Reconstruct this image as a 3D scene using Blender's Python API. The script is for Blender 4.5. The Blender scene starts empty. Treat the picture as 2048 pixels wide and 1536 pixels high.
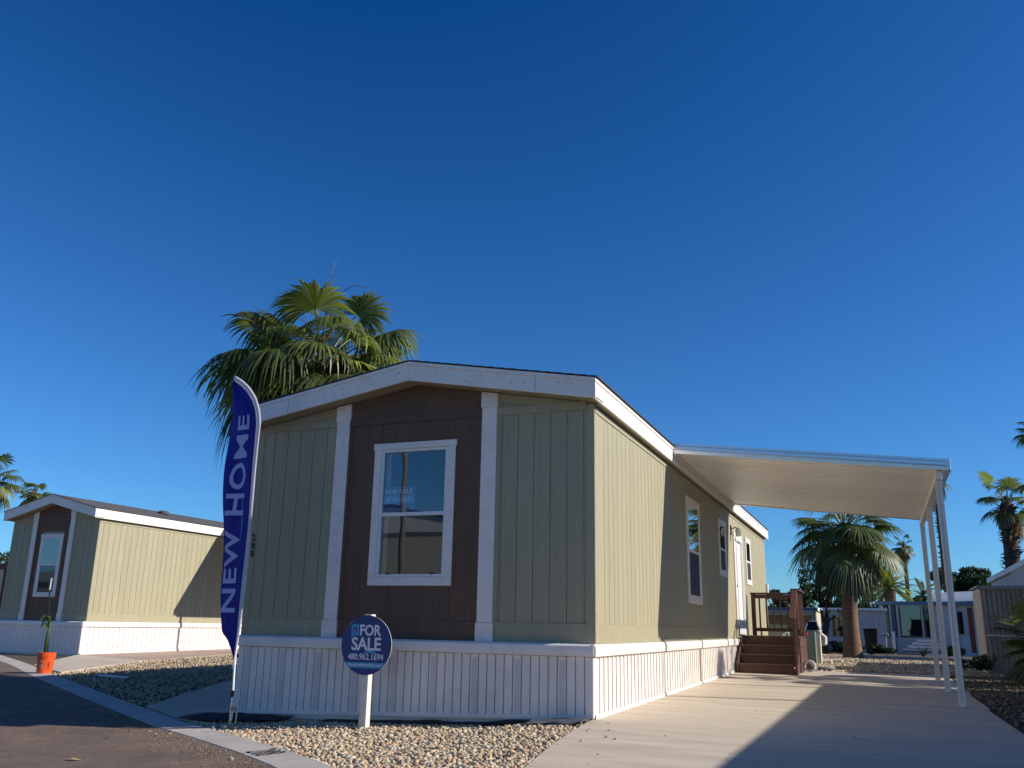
import bpy, math, random
import numpy as np
from mathutils import Vector, Matrix, Euler, noise as mnoise

scene = bpy.context.scene
PI = math.pi
rad = math.radians

# ------------------------------------------------------------------ camera
CAM = (2.89, -9.605, 1.006)
YAW, PITCH, ROLL, FPX = rad(-22.2), rad(15.243), rad(1.109), 1774.068
_F = Vector((math.sin(YAW)*math.cos(PITCH), math.cos(YAW)*math.cos(PITCH), math.sin(PITCH)))
_R0 = Vector((math.cos(YAW), -math.sin(YAW), 0)); _U0 = _R0.cross(_F)
_R = _R0*math.cos(ROLL) + _U0*math.sin(ROLL); _U = -_R0*math.sin(ROLL) + _U0*math.cos(ROLL)
cam = bpy.data.objects.new("camera", bpy.data.cameras.new("camera"))
scene.collection.objects.link(cam)
m = Matrix.Identity(4)
for i in range(3):
    m[i][0], m[i][1], m[i][2], m[i][3] = _R[i], _U[i], -_F[i], CAM[i]
cam.matrix_world = m
cam.data.sensor_fit = 'HORIZONTAL'; cam.data.sensor_width = 36.0
cam.data.lens = FPX/2048*36.0
cam.data.clip_start = 0.05; cam.data.clip_end = 3000
scene.camera = cam

# ------------------------------------------------------------------ light
SUN_TO = Vector((1, 0.23, 0.587)).normalized()
SUN_EL = math.asin(SUN_TO.z); SUN_AZ = math.atan2(SUN_TO.x, SUN_TO.y)
world = bpy.data.worlds.new("World"); scene.world = world; world.use_nodes = True
wn = world.node_tree; wn.nodes.clear()
sky = wn.nodes.new('ShaderNodeTexSky'); sky.sky_type = 'NISHITA'; sky.sun_disc = False
sky.sun_elevation = SUN_EL; sky.sun_rotation = SUN_AZ
sky.altitude = 400; sky.air_density = 1.0; sky.dust_density = 0.05; sky.ozone_density = 5.0
gam = wn.nodes.new('ShaderNodeVectorMath'); gam.operation = 'MULTIPLY_ADD'     # clear, deep blue desert sky
gam.inputs[1].default_value = (.62, 1.12, 1.58); gam.inputs[2].default_value = (-.31, -.62, -1.2)
gmx = wn.nodes.new('ShaderNodeVectorMath'); gmx.operation = 'MAXIMUM'; gmx.inputs[1].default_value = (.03, .1, .2)
bg = wn.nodes.new('ShaderNodeBackground'); bg.inputs[1].default_value = 0.085
wo = wn.nodes.new('ShaderNodeOutputWorld')
wn.links.new(sky.outputs[0], gam.inputs[0]); wn.links.new(gam.outputs[0], gmx.inputs[0]); wn.links.new(gmx.outputs[0], bg.inputs[0])
wn.links.new(bg.outputs[0], wo.inputs[0])
sl = bpy.data.lights.new("sun", 'SUN'); sl.energy = 5.0; sl.angle = rad(0.53); sl.color = (1.0, 0.93, 0.84)
so = bpy.data.objects.new("sun", sl); scene.collection.objects.link(so)
so.rotation_euler = SUN_TO.to_track_quat('Z', 'Y').to_euler(); so.location = (30, 8, 25)
vs = scene.view_settings
vs.view_transform = 'Standard'; vs.look = 'None'; vs.gamma = 1.0; vs.use_curve_mapping = False
vs.exposure = 0.15
scene.cycles.max_bounces = 6; scene.cycles.transparent_max_bounces = 12

# ------------------------------------------------------------------ helpers
def ss(a, b, x):
    t = np.clip((np.asarray(x, float)-a)/(b-a), 0, 1); return t*t*(3-2*t)

def G(x, y):
    """height of the ground"""
    x = np.asarray(x, float); y = np.asarray(y, float)
    z = .075 + .0097*np.minimum(y, 14)
    z = z - .0095*np.clip(y-26, 0, 19)
    c = np.where(x > 0, -.007*np.minimum(x, 8),
        np.where(x > -5, .035*x, -.175+np.minimum(-5-x, 12)*.009))
    z = z + c - .06*ss(3.5, -1.6, y)*ss(-.2, -1.2, x) - .012*np.clip(-y, 0, 12)
    return z
def g(x, y): return float(G(x, y))

def at(u, v, Y):
    """point seen at photo pixel (u, v) on the vertical plane y = Y"""
    d = _R*((u-1024)/FPX) - _U*((v-768)/FPX) + _F
    t = (Y-CAM[1])/d.y
    return Vector(CAM)+d*t

COL = scene.collection
def tag(o, label=None, cat=None, group=None, kind=None):
    if label: o['label'] = label
    if cat: o['category'] = cat
    if group: o['group'] = group
    if kind: o['kind'] = kind
    return o

def empty(name, loc, label, cat, group=None):
    o = bpy.data.objects.new(name, None); COL.objects.link(o); o.location = loc
    o.empty_display_size = .2
    return tag(o, label, cat, group)

def origin(o):
    v = Vector((0, 0, 0))
    while o is not None:
        v += o.location; o = o.parent
    return v

def link(name, me, mat, parent=None, loc=None, rot=None, smooth=False):
    """object holding a mesh given in world space (or at loc); all parents are translation-only"""
    o = bpy.data.objects.new(name, me); COL.objects.link(o)
    if mat is not None and len(me.materials) == 0: me.materials.append(mat)
    L = Vector(loc) if loc is not None else Vector((0, 0, 0))
    if parent is not None:
        o.parent = parent; L = L - origin(parent)
    o.location = L
    if rot is not None: o.rotation_euler = rot
    return o

class MB:
    def __init__(s): s.v = []; s.f = []; s.mi = []; s.cur = 0
    def add(s, vs, fs):
        b = len(s.v); s.v += [tuple(p) for p in vs]
        s.f += [tuple(i+b for i in f) for f in fs]; s.mi += [s.cur]*len(fs); return s
    def box(s, x0, x1, y0, y1, z0, z1):
        if x0 > x1: x0, x1 = x1, x0
        if y0 > y1: y0, y1 = y1, y0
        if z0 > z1: z0, z1 = z1, z0
        v = [(x0,y0,z0),(x1,y0,z0),(x1,y1,z0),(x0,y1,z0),(x0,y0,z1),(x1,y0,z1),(x1,y1,z1),(x0,y1,z1)]
        return s.add(v, [(0,3,2,1),(4,5,6,7),(0,1,5,4),(1,2,6,5),(2,3,7,6),(3,0,4,7)])
    def hexa(s, v):
        return s.add(v, [(0,3,2,1),(4,5,6,7),(0,1,5,4),(1,2,6,5),(2,3,7,6),(3,0,4,7)])
    def prism(s, poly, axis, a, b):
        """extrude polygon: axis 'y' poly (x,z); 'x' poly (y,z); 'z' poly (x,y)"""
        n = len(poly)
        def P(p, t):
            return {'y': (p[0], t, p[1]), 'x': (t, p[0], p[1]), 'z': (p[0], p[1], t)}[axis]
        v = [P(p, a) for p in poly]+[P(p, b) for p in poly]
        f = [(i, (i+1) % n, n+(i+1) % n, n+i) for i in range(n)]
        f += [tuple(range(n))[::-1], tuple(range(n, 2*n))]
        return s.add(v, f)
    def tube(s, pts, r, n=8, cap=True):
        pts = [Vector(p) for p in pts]
        rr = r if hasattr(r, '__len__') else [r]*len(pts)
        vs = []; up = Vector((0, 0, 1))
        for i, p in enumerate(pts):
            d = (pts[min(i+1, len(pts)-1)]-pts[max(i-1, 0)]).normalized()
            a = d.cross(up)
            if a.length < .1: a = d.cross(Vector((1, 0, 0)))
            a.normalize(); b = d.cross(a)
            for k in range(n):
                t = 2*PI*k/n; vs.append(p+(a*math.cos(t)+b*math.sin(t))*rr[i])
        fs = []
        for i in range(len(pts)-1):
            for k in range(n):
                fs.append((i*n+k, i*n+(k+1) % n, (i+1)*n+(k+1) % n, (i+1)*n+k))
        if cap:
            fs.append(tuple(range(n))[::-1]); fs.append(tuple((len(pts)-1)*n+k for k in range(n)))
        return s.add(vs, fs)
    def lathe(s, prof, c, n=20):
        vs = []; fs = []
        for r, z in prof:
            for k in range(n):
                t = 2*PI*k/n; vs.append((c[0]+r*math.cos(t), c[1]+r*math.sin(t), c[2]+z))
        for i in range(len(prof)-1):
            for k in range(n):
                fs.append((i*n+k, i*n+(k+1) % n, (i+1)*n+(k+1) % n, (i+1)*n+k))
        return s.add(vs, fs)
    def mesh(s, name, smooth=False, fix=True):
        me = bpy.data.meshes.new(name); me.from_pydata(s.v, [], s.f)
        if any(s.mi): me.polygons.foreach_set('material_index', s.mi)
        if fix:
            import bmesh
            bm = bmesh.new(); bm.from_mesh(me); bmesh.ops.recalc_face_normals(bm, faces=bm.faces); bm.to_mesh(me); bm.free()
        if smooth: me.polygons.foreach_set('use_smooth', [True]*len(me.polygons))
        me.update(); return me
    def build(s, name, mat, parent=None, smooth=False, bevel=0, kind=None):
        o = link(name, s.mesh(name, smooth), mat if not isinstance(mat, (list, tuple)) else None, parent)
        if isinstance(mat, (list, tuple)):
            for mm in mat: o.data.materials.append(mm)
        if bevel:
            md = o.modifiers.new('bevel', 'BEVEL'); md.width = bevel; md.segments = 1; md.limit_method = 'ANGLE'
        if kind: o['kind'] = kind
        return o
def B(*a): return MB().box(*a)

# ------------------------------------------------------------------ materials
def mat(name, col, rough=.6, var=.12, scale=6, bump=0., bscale=60, metal=0., stretch=None, spec=.4, dirt=None, randv=0., islev=0., speck=0.):
    m = bpy.data.materials.new(name); m.use_nodes = True
    nt = m.node_tree; N = nt.nodes; L = nt.links; bs = N['Principled BSDF']
    bs.inputs['Roughness'].default_value = rough; bs.inputs['Metallic'].default_value = metal
    bs.inputs['Specular IOR Level'].default_value = spec
    geo = N.new('ShaderNodeNewGeometry'); mp = N.new('ShaderNodeMapping'); L.new(geo.outputs['Position'], mp.inputs[0])
    if stretch: mp.inputs['Scale'].default_value = stretch
    nz = N.new('ShaderNodeTexNoise'); nz.inputs['Scale'].default_value = scale; nz.inputs['Detail'].default_value = 6
    nz.inputs['Roughness'].default_value = .65
    L.new(mp.outputs[0], nz.inputs['Vector'])
    mr = N.new('ShaderNodeMapRange'); mr.inputs[1].default_value = .3; mr.inputs[2].default_value = .7
    mr.inputs[3].default_value = 1-var; mr.inputs[4].default_value = 1+var
    L.new(nz.outputs[0], mr.inputs[0])
    fac = mr.outputs[0]
    def mul(a, b):
        n = N.new('ShaderNodeMath'); n.operation = 'MULTIPLY'; L.new(a, n.inputs[0]); L.new(b, n.inputs[1]); return n.outputs[0]
    if randv:
        oi = N.new('ShaderNodeObjectInfo'); r2 = N.new('ShaderNodeMapRange'); r2.inputs[3].default_value = 1-randv; r2.inputs[4].default_value = 1+randv
        L.new(oi.outputs['Random'], r2.inputs[0]); fac = mul(fac, r2.outputs[0])
    if islev:
        r3 = N.new('ShaderNodeMapRange'); r3.inputs[3].default_value = 1-islev; r3.inputs[4].default_value = 1+islev
        L.new(geo.outputs['Random Per Island'], r3.inputs[0]); fac = mul(fac, r3.outputs[0])
    if speck:
        sn = N.new('ShaderNodeTexNoise'); sn.inputs['Scale'].default_value = 70; sn.inputs['Detail'].default_value = 3; L.new(mp.outputs[0], sn.inputs['Vector'])
        r4 = N.new('ShaderNodeMapRange'); r4.inputs[1].default_value = .35; r4.inputs[2].default_value = .65; r4.inputs[3].default_value = 1-speck; r4.inputs[4].default_value = 1+speck
        L.new(sn.outputs[0], r4.inputs[0]); fac = mul(fac, r4.outputs[0])
    vm = N.new('ShaderNodeVectorMath'); vm.operation = 'SCALE'; vm.inputs[0].default_value = col[:3]
    L.new(fac, vm.inputs['Scale']); out = vm.outputs[0]
    if dirt:   # (colour, amount, scale) patches of dust with a shape of their own
        dn = N.new('ShaderNodeTexNoise'); dn.inputs['Scale'].default_value = dirt[2]; dn.inputs['Detail'].default_value = 8
        dn.inputs['Roughness'].default_value = .7; L.new(mp.outputs[0], dn.inputs['Vector'])
        dr = N.new('ShaderNodeMapRange'); dr.inputs[1].default_value = .48; dr.inputs[2].default_value = .68
        dr.inputs[4].default_value = dirt[1]; L.new(dn.outputs[0], dr.inputs[0])
        mx = N.new('ShaderNodeMix'); mx.data_type = 'RGBA'; L.new(dr.outputs[0], mx.inputs[0]); L.new(out, mx.inputs[6])
        mx.inputs[7].default_value = (*dirt[0], 1); out = mx.outputs[2]
    L.new(out, bs.inputs['Base Color'])
    if bump:
        bn = N.new('ShaderNodeTexNoise'); bn.inputs['Scale'].default_value = bscale; bn.inputs['Detail'].default_value = 4
        L.new(mp.outputs[0], bn.inputs['Vector'])
        bp = N.new('ShaderNodeBump'); bp.inputs['Strength'].default_value = bump; bp.inputs['Distance'].default_value = .01
        L.new(bn.outputs[0], bp.inputs['Height']); L.new(bp.outputs[0], bs.inputs['Normal'])
    return m

def glass(name, tint=(.02, .03, .035), alpha=.0, refl=1.0, rough=.01, wav=.0, tr=(.75, .82, .85)):
    """window glass: a tinted body, partly see-through, under a clear reflection"""
    m = bpy.data.materials.new(name); m.use_nodes = True; nt = m.node_tree; N = nt.nodes; L = nt.links; N.clear()
    out = N.new('ShaderNodeOutputMaterial')
    df = N.new('ShaderNodeBsdfDiffuse'); df.inputs[0].default_value = (*tint, 1)
    tr_ = tr; tr = N.new('ShaderNodeBsdfTransparent'); tr.inputs[0].default_value = (*tr_, 1)
    mx = N.new('ShaderNodeMixShader'); mx.inputs[0].default_value = alpha
    L.new(df.outputs[0], mx.inputs[1]); L.new(tr.outputs[0], mx.inputs[2])
    gl = N.new('ShaderNodeBsdfGlossy'); gl.inputs['Roughness'].default_value = rough
    fr = N.new('ShaderNodeFresnel'); fr.inputs[0].default_value = 1.55
    mm = N.new('ShaderNodeMath'); mm.operation = 'MULTIPLY_ADD'; mm.use_clamp = True
    mm.inputs[1].default_value = 1.6*refl; mm.inputs[2].default_value = .05*refl
    L.new(fr.outputs[0], mm.inputs[0])
    if wav:
        geo = N.new('ShaderNodeNewGeometry'); nz = N.new('ShaderNodeTexNoise'); nz.inputs['Scale'].default_value = 2.2
        nz.inputs['Detail'].default_value = 0; L.new(geo.outputs['Position'], nz.inputs['Vector'])
        bp = N.new('ShaderNodeBump'); bp.inputs['Strength'].default_value = wav; bp.inputs['Distance'].default_value = .1
        L.new(nz.outputs[0], bp.inputs['Height']); L.new(bp.outputs[0], gl.inputs['Normal'])
    m2 = N.new('ShaderNodeMixShader'); L.new(mm.outputs[0], m2.inputs[0]); L.new(mx.outputs[0], m2.inputs[1]); L.new(gl.outputs[0], m2.inputs[2])
    L.new(m2.outputs[0], out.inputs[0]); return m

def leafmat(name, col, trans=.35, randv=.3, gloss=.08, tip=None):
    m = bpy.data.materials.new(name); m.use_nodes = True; nt = m.node_tree; N = nt.nodes; L = nt.links; N.clear()
    out = N.new('ShaderNodeOutputMaterial'); oi = N.new('ShaderNodeObjectInfo'); geo = N.new('ShaderNodeNewGeometry')
    r = N.new('ShaderNodeMapRange'); r.inputs[3].default_value = 1-randv; r.inputs[4].default_value = 1+randv; L.new(oi.outputs['Random'], r.inputs[0])
    r2 = N.new('ShaderNodeMapRange'); r2.inputs[3].default_value = .7; r2.inputs[4].default_value = 1.35; L.new(geo.outputs['Random Per Island'], r2.inputs[0])
    mu = N.new('ShaderNodeMath'); mu.operation = 'MULTIPLY'; L.new(r.outputs[0], mu.inputs[0]); L.new(r2.outputs[0], mu.inputs[1])
    vm = N.new('ShaderNodeVectorMath'); vm.operation = 'SCALE'; vm.inputs[0].default_value = col; L.new(mu.outputs[0], vm.inputs['Scale'])
    c = vm.outputs[0]
    d = N.new('ShaderNodeBsdfDiffuse'); t = N.new('ShaderNodeBsdfTranslucent'); gl = N.new('ShaderNodeBsdfGlossy'); gl.inputs['Roughness'].default_value = .45
    L.new(c, d.inputs[0])
    tm = N.new('ShaderNodeVectorMath'); tm.operation = 'MULTIPLY'; tm.inputs[1].default_value = (1.5, 1.45, .7); L.new(c, tm.inputs[0]); L.new(tm.outputs[0], t.inputs[0])
    a = N.new('ShaderNodeMixShader'); a.inputs[0].default_value = trans; L.new(d.outputs[0], a.inputs[1]); L.new(t.outputs[0], a.inputs[2])
    b = N.new('ShaderNodeMixShader'); b.inputs[0].default_value = gloss; L.new(a.outputs[0], b.inputs[1]); L.new(gl.outputs[0], b.inputs[2])
    L.new(b.outputs[0], out.inputs[0]); return m

M = {}
GR = (1, 1, .04)
M['olive'] = mat('olive siding paint', (.415, .375, .238), .62, .09, 6, .8, 60, stretch=(5, 5, .22), randv=.035)
M['brown'] = mat('brown siding paint', (.150, .083, .050), .6, .12, 6, .8, 60, stretch=(5, 5, .22), randv=.06)
M['trim'] = mat('white trim paint', (.86, .79, .71), .5, .05, 3, .3, 40, dirt=((.60, .54, .47), .35, 4))
M['vinyl'] = mat('white vinyl skirting', (.86, .80, .74), .42, .04, 3, dirt=((.62, .53, .43), .30, 2.2))
M['gap'] = mat('dark gap', (.03, .03, .028), .9, .1, 4)
M['vent'] = mat('vent holes', (.16, .17, .19), .7, .1, 4)
M['shingle'] = mat('dark roof shingle', (.075, .075, .08), .9, .3, 14, .6, 90, islev=.3)
M['alu'] = mat('brushed aluminium', (.72, .74, .76), .30, .05, 4, metal=.85)
M['pan'] = mat('painted steel pan underside', (.94, .92, .87), .45, .03, 3, .0, metal=.25, spec=.7, randv=.03)
M['post'] = mat('galvanised white post', (.74, .71, .65), .4, .08, 3, metal=.2, dirt=((.45, .42, .36), .3, 6))
M['wood'] = mat('red brown deck paint', (.115, .052, .036), .55, .22, 8, .4, 50, stretch=(1, 1, 1), randv=.15)
M['white'] = mat('white paint', (.8, .8, .78), .5, .06, 4)
M['sticker'] = mat('white print', (.8, .82, .85), .5, .02, 4)
M['blueprint'] = mat('navy print', (.020, .050, .20), .35, .03, 4)
M['postnavy'] = mat('poster navy', (.04, .12, .36), .4, .03, 4)
M['cyanprint'] = mat('cyan print', (.06, .34, .60), .35, .03, 4)
M['postwood'] = mat('weathered white post', (.72, .69, .62), .7, .12, 10, .4, 60, stretch=(1, 1, .2), dirt=((.25, .18, .12), .7, 9))
M['black'] = mat('black', (.012, .012, .013), .5, .1, 4)
M['number'] = mat('black numbers', (.012, .012, .013), .4, .1, 4)
M['fabric'] = mat('black weed barrier', (.014, .016, .022), .75, .3, 8, .5, 30)
M['concrete'] = mat('driveway concrete', (.57, .485, .37), .85, .12, 1.6, .35, 90, stretch=(.35, 1.6, 1), dirt=((.36, .30, .23), .5, 1.4), speck=.07)
M['kerb'] = mat('kerb concrete', (.50, .455, .40), .85, .12, 3, .3, 80, dirt=((.30, .25, .20), .5, 2.5))
M['pink'] = mat('reddish concrete', (.42, .31, .25), .85, .1, 1.5, .25, 80)
M['joint'] = mat('joint', (.12, .10, .085), .9, .2, 8)
M['bucket'] = mat('orange plastic', (.80, .105, .02), .4, .08, 3)
M['soil'] = mat('soil', (.05, .035, .022), .95, .3, 30, .8, 60)
M['screen'] = mat('window screen', (.035, .032, .034), .6, .1, 5)
M['interior'] = mat('interior wall', (.30, .28, .26), .8, .05, 2)
M['curtain'] = mat('white reveal', (.7, .7, .7), .7, .05, 2)
M['asphalt'] = mat('dusty asphalt', (.165, .118, .088), .9, .30, 2.0, 1.0, 140, dirt=((.27, .195, .135), .7, 1.1), speck=.45)
M['dirt'] = mat('gravelly dirt', (.10, .078, .055), .95, .35, 10, 1, 60)
M['farground'] = mat('far ground', (.16, .13, .10), .95, .3, .5, .5, 8)
M['trunk'] = mat('palm trunk', (.20, .115, .065), .85, .35, 3, .9, 14, stretch=(.5, .5, 7))
M['trunkdark'] = mat('dark palm trunk', (.075, .05, .036), .9, .4, 6, .9, 20, stretch=(1, 1, 3))
M['bark'] = mat('tree bark', (.05, .038, .030), .9, .3, 8, .8, 30)
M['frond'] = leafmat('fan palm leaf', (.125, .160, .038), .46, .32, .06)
M['frondlit'] = leafmat('sunlit tone fan palm leaf', (.30, .31, .07), .45, .15, .05)  # lighter copy of the leaf colour, sunlight painted into it
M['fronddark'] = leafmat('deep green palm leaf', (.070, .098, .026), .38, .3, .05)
M['dead'] = leafmat('dead frond', (.26, .17, .085), .25, .3, .02)
M['petiole'] = leafmat('petiole', (.20, .20, .07), .1, .3, .08)
M['leaf'] = leafmat('grey green leaves', (.060, .075, .035), .25, .3, .04)
M['leaf2'] = leafmat('dark green leaves', (.030, .055, .018), .25, .3, .04)
M['leaf3'] = leafmat('bright green leaves', (.085, .13, .032), .3, .3, .04)
M['paleblue'] = mat('pale blue grey siding', (.50, .52, .54), .6, .08, 3)
M['blue'] = mat('slate blue paint', (.10, .17, .26), .5, .08, 3)
M['grey'] = mat('grey siding', (.50, .49, .50), .7, .06, 3, randv=.08)
M['tan'] = mat('tan siding', (.62, .53, .36), .7, .06, 3, randv=.08)
M['cream'] = mat('cream siding', (.62, .58, .46), .7, .06, 3)
M['corr'] = mat('corrugated steel', (.23, .23, .23), .5, .15, 5, metal=.3, stretch=(2, 2, .4))
M['shedside'] = mat('pale plywood', (.62, .55, .42), .75, .08, 4, stretch=(2, 2, .4))
M['cab'] = mat('grey green cabinet', (.20, .24, .21), .5, .06, 3)
M['redwall'] = mat('red brown trim', (.18, .05, .035), .7, .1, 3)
M['rock'] = mat('grey rock', (.22, .21, .19), .9, .25, 12, .8, 20)
M['tube'] = mat('white hose', (.6, .58, .52), .6, .1, 6)
M['dry'] = mat('dry leaf', (.42, .34, .16), .8, .2, 20)
M['glassF'] = glass('front window glass', (.008, .012, .015), .97, .75, .004, .012, tr=(.96, .98, .99))
M['glassS'] = glass('side window glass', (.010, .013, .015), 0, 1.5, .004, .015)
M['glassD'] = glass('dark glass', (.012, .014, .016), 0, .7, .03)

def gravelmat(name, stops, scale=1.):
    m = bpy.data.materials.new(name); m.use_nodes = True; nt = m.node_tree; N = nt.nodes; L = nt.links; bs = N['Principled BSDF']
    bs.inputs['Roughness'].default_value = .85; bs.inputs['Specular IOR Level'].default_value = .25
    geo = N.new('ShaderNodeNewGeometry'); cr = N.new('ShaderNodeValToRGB'); cr.color_ramp.interpolation = 'CONSTANT'
    el = cr.color_ramp.elements
    while len(el) < len(stops): el.new(.5)
    for i, c in enumerate(stops): el[i].position = i/len(stops); el[i].color = (*c, 1)
    L.new(geo.outputs['Random Per Island'], cr.inputs[0])
    nz = N.new('ShaderNodeTexNoise'); nz.inputs['Scale'].default_value = 45; L.new(geo.outputs['Position'], nz.inputs['Vector'])
    mr = N.new('ShaderNodeMapRange'); mr.inputs[3].default_value = .65; mr.inputs[4].default_value = 1.35; L.new(nz.outputs[0], mr.inputs[0])
    vm = N.new('ShaderNodeVectorMath'); vm.operation = 'SCALE'; L.new(cr.outputs[0], vm.inputs[0]); L.new(mr.outputs[0], vm.inputs['Scale'])
    L.new(vm.outputs[0], bs.inputs['Base Color']); return m
M['gravel'] = gravelmat('tan gravel stones', [(.52,.41,.25),(.60,.50,.33),(.44,.33,.20),(.64,.56,.42),(.40,.36,.30),(.56,.42,.27),(.50,.30,.20),(.38,.28,.17),(.62,.50,.30),(.30,.26,.21),(.58,.46,.28)])
M['gravelbrown'] = gravelmat('brown gravel stones', [(.14,.11,.075),(.20,.155,.105),(.10,.08,.06),(.24,.195,.14),(.13,.115,.10),(.18,.13,.085)])
M['grit'] = gravelmat('road grit', [(.16,.12,.09),(.30,.23,.16),(.10,.08,.06),(.40,.33,.22)])

# ------------------------------------------------------------------ ground, road, kerb, slabs
def np_mesh(name, V, Fc, matl, parent=None, smooth=False, kind=None, n=None):
    me = bpy.data.meshes.new(name); V = np.asarray(V, np.float32); Fc = np.asarray(Fc, np.int32)
    k = Fc.shape[1]
    me.vertices.add(len(V)); me.vertices.foreach_set('co', V.ravel())
    me.loops.add(Fc.size); me.loops.foreach_set('vertex_index', Fc.ravel())
    me.polygons.add(len(Fc)); me.polygons.foreach_set('loop_start', np.arange(0, Fc.size, k, dtype=np.int32))
    me.polygons.foreach_set('loop_total', np.full(len(Fc), k, np.int32))
    me.update(calc_edges=True)
    if smooth: me.polygons.foreach_set('use_smooth', [True]*len(Fc))
    if parent == 'mesh': me.materials.append(matl); return me
    o = link(name, me, matl, parent)
    if kind: o['kind'] = kind
    return o

def gridfaces(nx, ny):
    i, j = np.meshgrid(np.arange(nx-1), np.arange(ny-1), indexing='ij')
    a = (i*ny+j).ravel(); return np.stack([a, a+ny, a+ny+1, a+1], 1)

xs = np.concatenate([[-900, -500, -250, -130, -80, -55, -40, -30], np.arange(-24, 12.01, .3), [16, 22, 30, 45, 70, 120, 250, 500, 900]])
ys = np.concatenate([[-500, -200, -90, -50, -30, -22], np.arange(-17, 32.01, .3), [36, 40, 45, 52, 60, 75, 100, 150, 260, 600, 1500]])
X, Y = np.meshgrid(xs, ys, indexing='ij')
Z = G(X, Y)-.055
np_mesh('ground', np.stack([X, Y, Z], -1).reshape(-1, 3), gridfaces(len(xs), len(ys)), M['dirt'], smooth=True, kind='structure')

KP = [(-60, 32), (-30, 14.5), (-18, 7.1), (-14, 4.7), (-11.5, 3.05), (-8.3, 1.12), (-6.25, -.08), (-4.45, -1.12), (-3.3, -1.86), (-2.3, -2.52), (-1.4, -3.2), (-.35, -4.1), (.6, -4.95), (3, -7.1), (6, -9.4), (12, -13), (40, -28)]
def resample(P, step):
    P = np.array(P, float); d = np.r_[0, np.cumsum(np.hypot(*np.diff(P, axis=0).T))]
    n = int(d[-1]/step)+1; t = np.linspace(0, d[-1], n)
    return np.stack([np.interp(t, d, P[:, 0]), np.interp(t, d, P[:, 1])], 1)
def smooth_poly(P, k=6):
    for _ in range(k): P[1:-1] = .25*P[:-2]+.5*P[1:-1]+.25*P[2:]
    return P
kc = smooth_poly(resample(KP, .3), 5)
def normals(P):
    T = np.gradient(P, axis=0); T /= np.linalg.norm(T, axis=1)[:, None]
    return np.stack([-T[:, 1], T[:, 0]], 1)     # left of travel = towards the houses
kn = normals(kc)
KW = .18
# road: from the kerb's outer edge away over the street
offs = np.array([0, .15, .4, .8, 1.4, 2.2, 3.2, 4.5, 6, 8, 11, 15, 20])
road_pts = kc[:, None, :] - kn[:, None, :]*(KW+offs)[None, :, None]
rx, ry = road_pts[..., 0], road_pts[..., 1]
rz = G(rx, ry)-.012
np_mesh('road', np.stack([rx, ry, rz], -1).reshape(-1, 3), gridfaces(len(kc), len(offs)), M['asphalt'], smooth=True, kind='structure')
# kerb: cast concrete lengths with joints
kerb = bpy.data.objects.new('kerb', None); COL.objects.link(kerb); kerb['kind'] = 'structure'
def strip_solid(P, Nn, w0, w1, top, depth):
    V = []; F = []
    for i in range(len(P)):
        a = P[i]-Nn[i]*w0; b = P[i]+Nn[i]*w1
        za = g(*a)+top-.012; zb = g(*b)+top
        V += [(a[0], a[1], za), (b[0], b[1], zb), (b[0], b[1], zb-depth), (a[0], a[1], za-depth)]
    n = len(P)
    for i in range(n-1):
        for k in range(4):
            F.append((4*i+k, 4*i+(k+1) % 4, 4*(i+1)+(k+1) % 4, 4*(i+1)+k))
    F += [(0, 1, 2, 3), (4*n-4, 4*n-1, 4*n-2, 4*n-3)]
    return V, F
kd = resample(kc, .1); knn = normals(kd)
i0 = 0; seg = 24
while i0 < len(kd)-2:
    i1 = min(i0+seg, len(kd)-1)
    if kd[i1][0] > -30 and kd[i0][0] < 14:
        P = kd[i0:i1+1].copy(); P[-1] = P[-1]*.9+P[-2]*.1
        V, F = strip_solid(P, knn[i0:i1+1], KW, KW, .004, .14)
        o = MB().add(V, F).build('kerb_segment', M['kerb'], kerb, bevel=.008)
    i0 = i1

def slab(name, corners, matl, parent=None, off=0., n=(10, 10), depth=.11, kind=None, bevel=0):
    """thick slab over a quad, following the ground"""
    c = [np.array(p, float) for p in corners]; nx, ny = n; V = []; F = []
    for k, dz in enumerate((0, -depth)):
        for i in range(nx+1):
            for j in range(ny+1):
                s, t = i/nx, j/ny
                p = (c[0]*(1-s)+c[1]*s)*(1-t)+(c[3]*(1-s)+c[2]*s)*t
                V.append((p[0], p[1], g(*p)+off+dz))
    q = (nx+1)*(ny+1); I = lambda i, j: i*(ny+1)+j
    for i in range(nx):
        for j in range(ny):
            F.append((I(i, j), I(i+1, j), I(i+1, j+1), I(i, j+1)))
    for i in range(nx):
        for (j) in (0, ny):
            F.append((I(i, j), I(i+1, j), I(i+1, j)+q, I(i, j)+q))
    for j in range(ny):
        for i in (0, nx):
            F.append((I(i, j), I(i, j+1), I(i, j+1)+q, I(i, j)+q))
    mb = MB().add(V, F)
    o = mb.build(name, matl, parent, bevel=bevel)
    if kind: o['kind'] = kind
    return o

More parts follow.
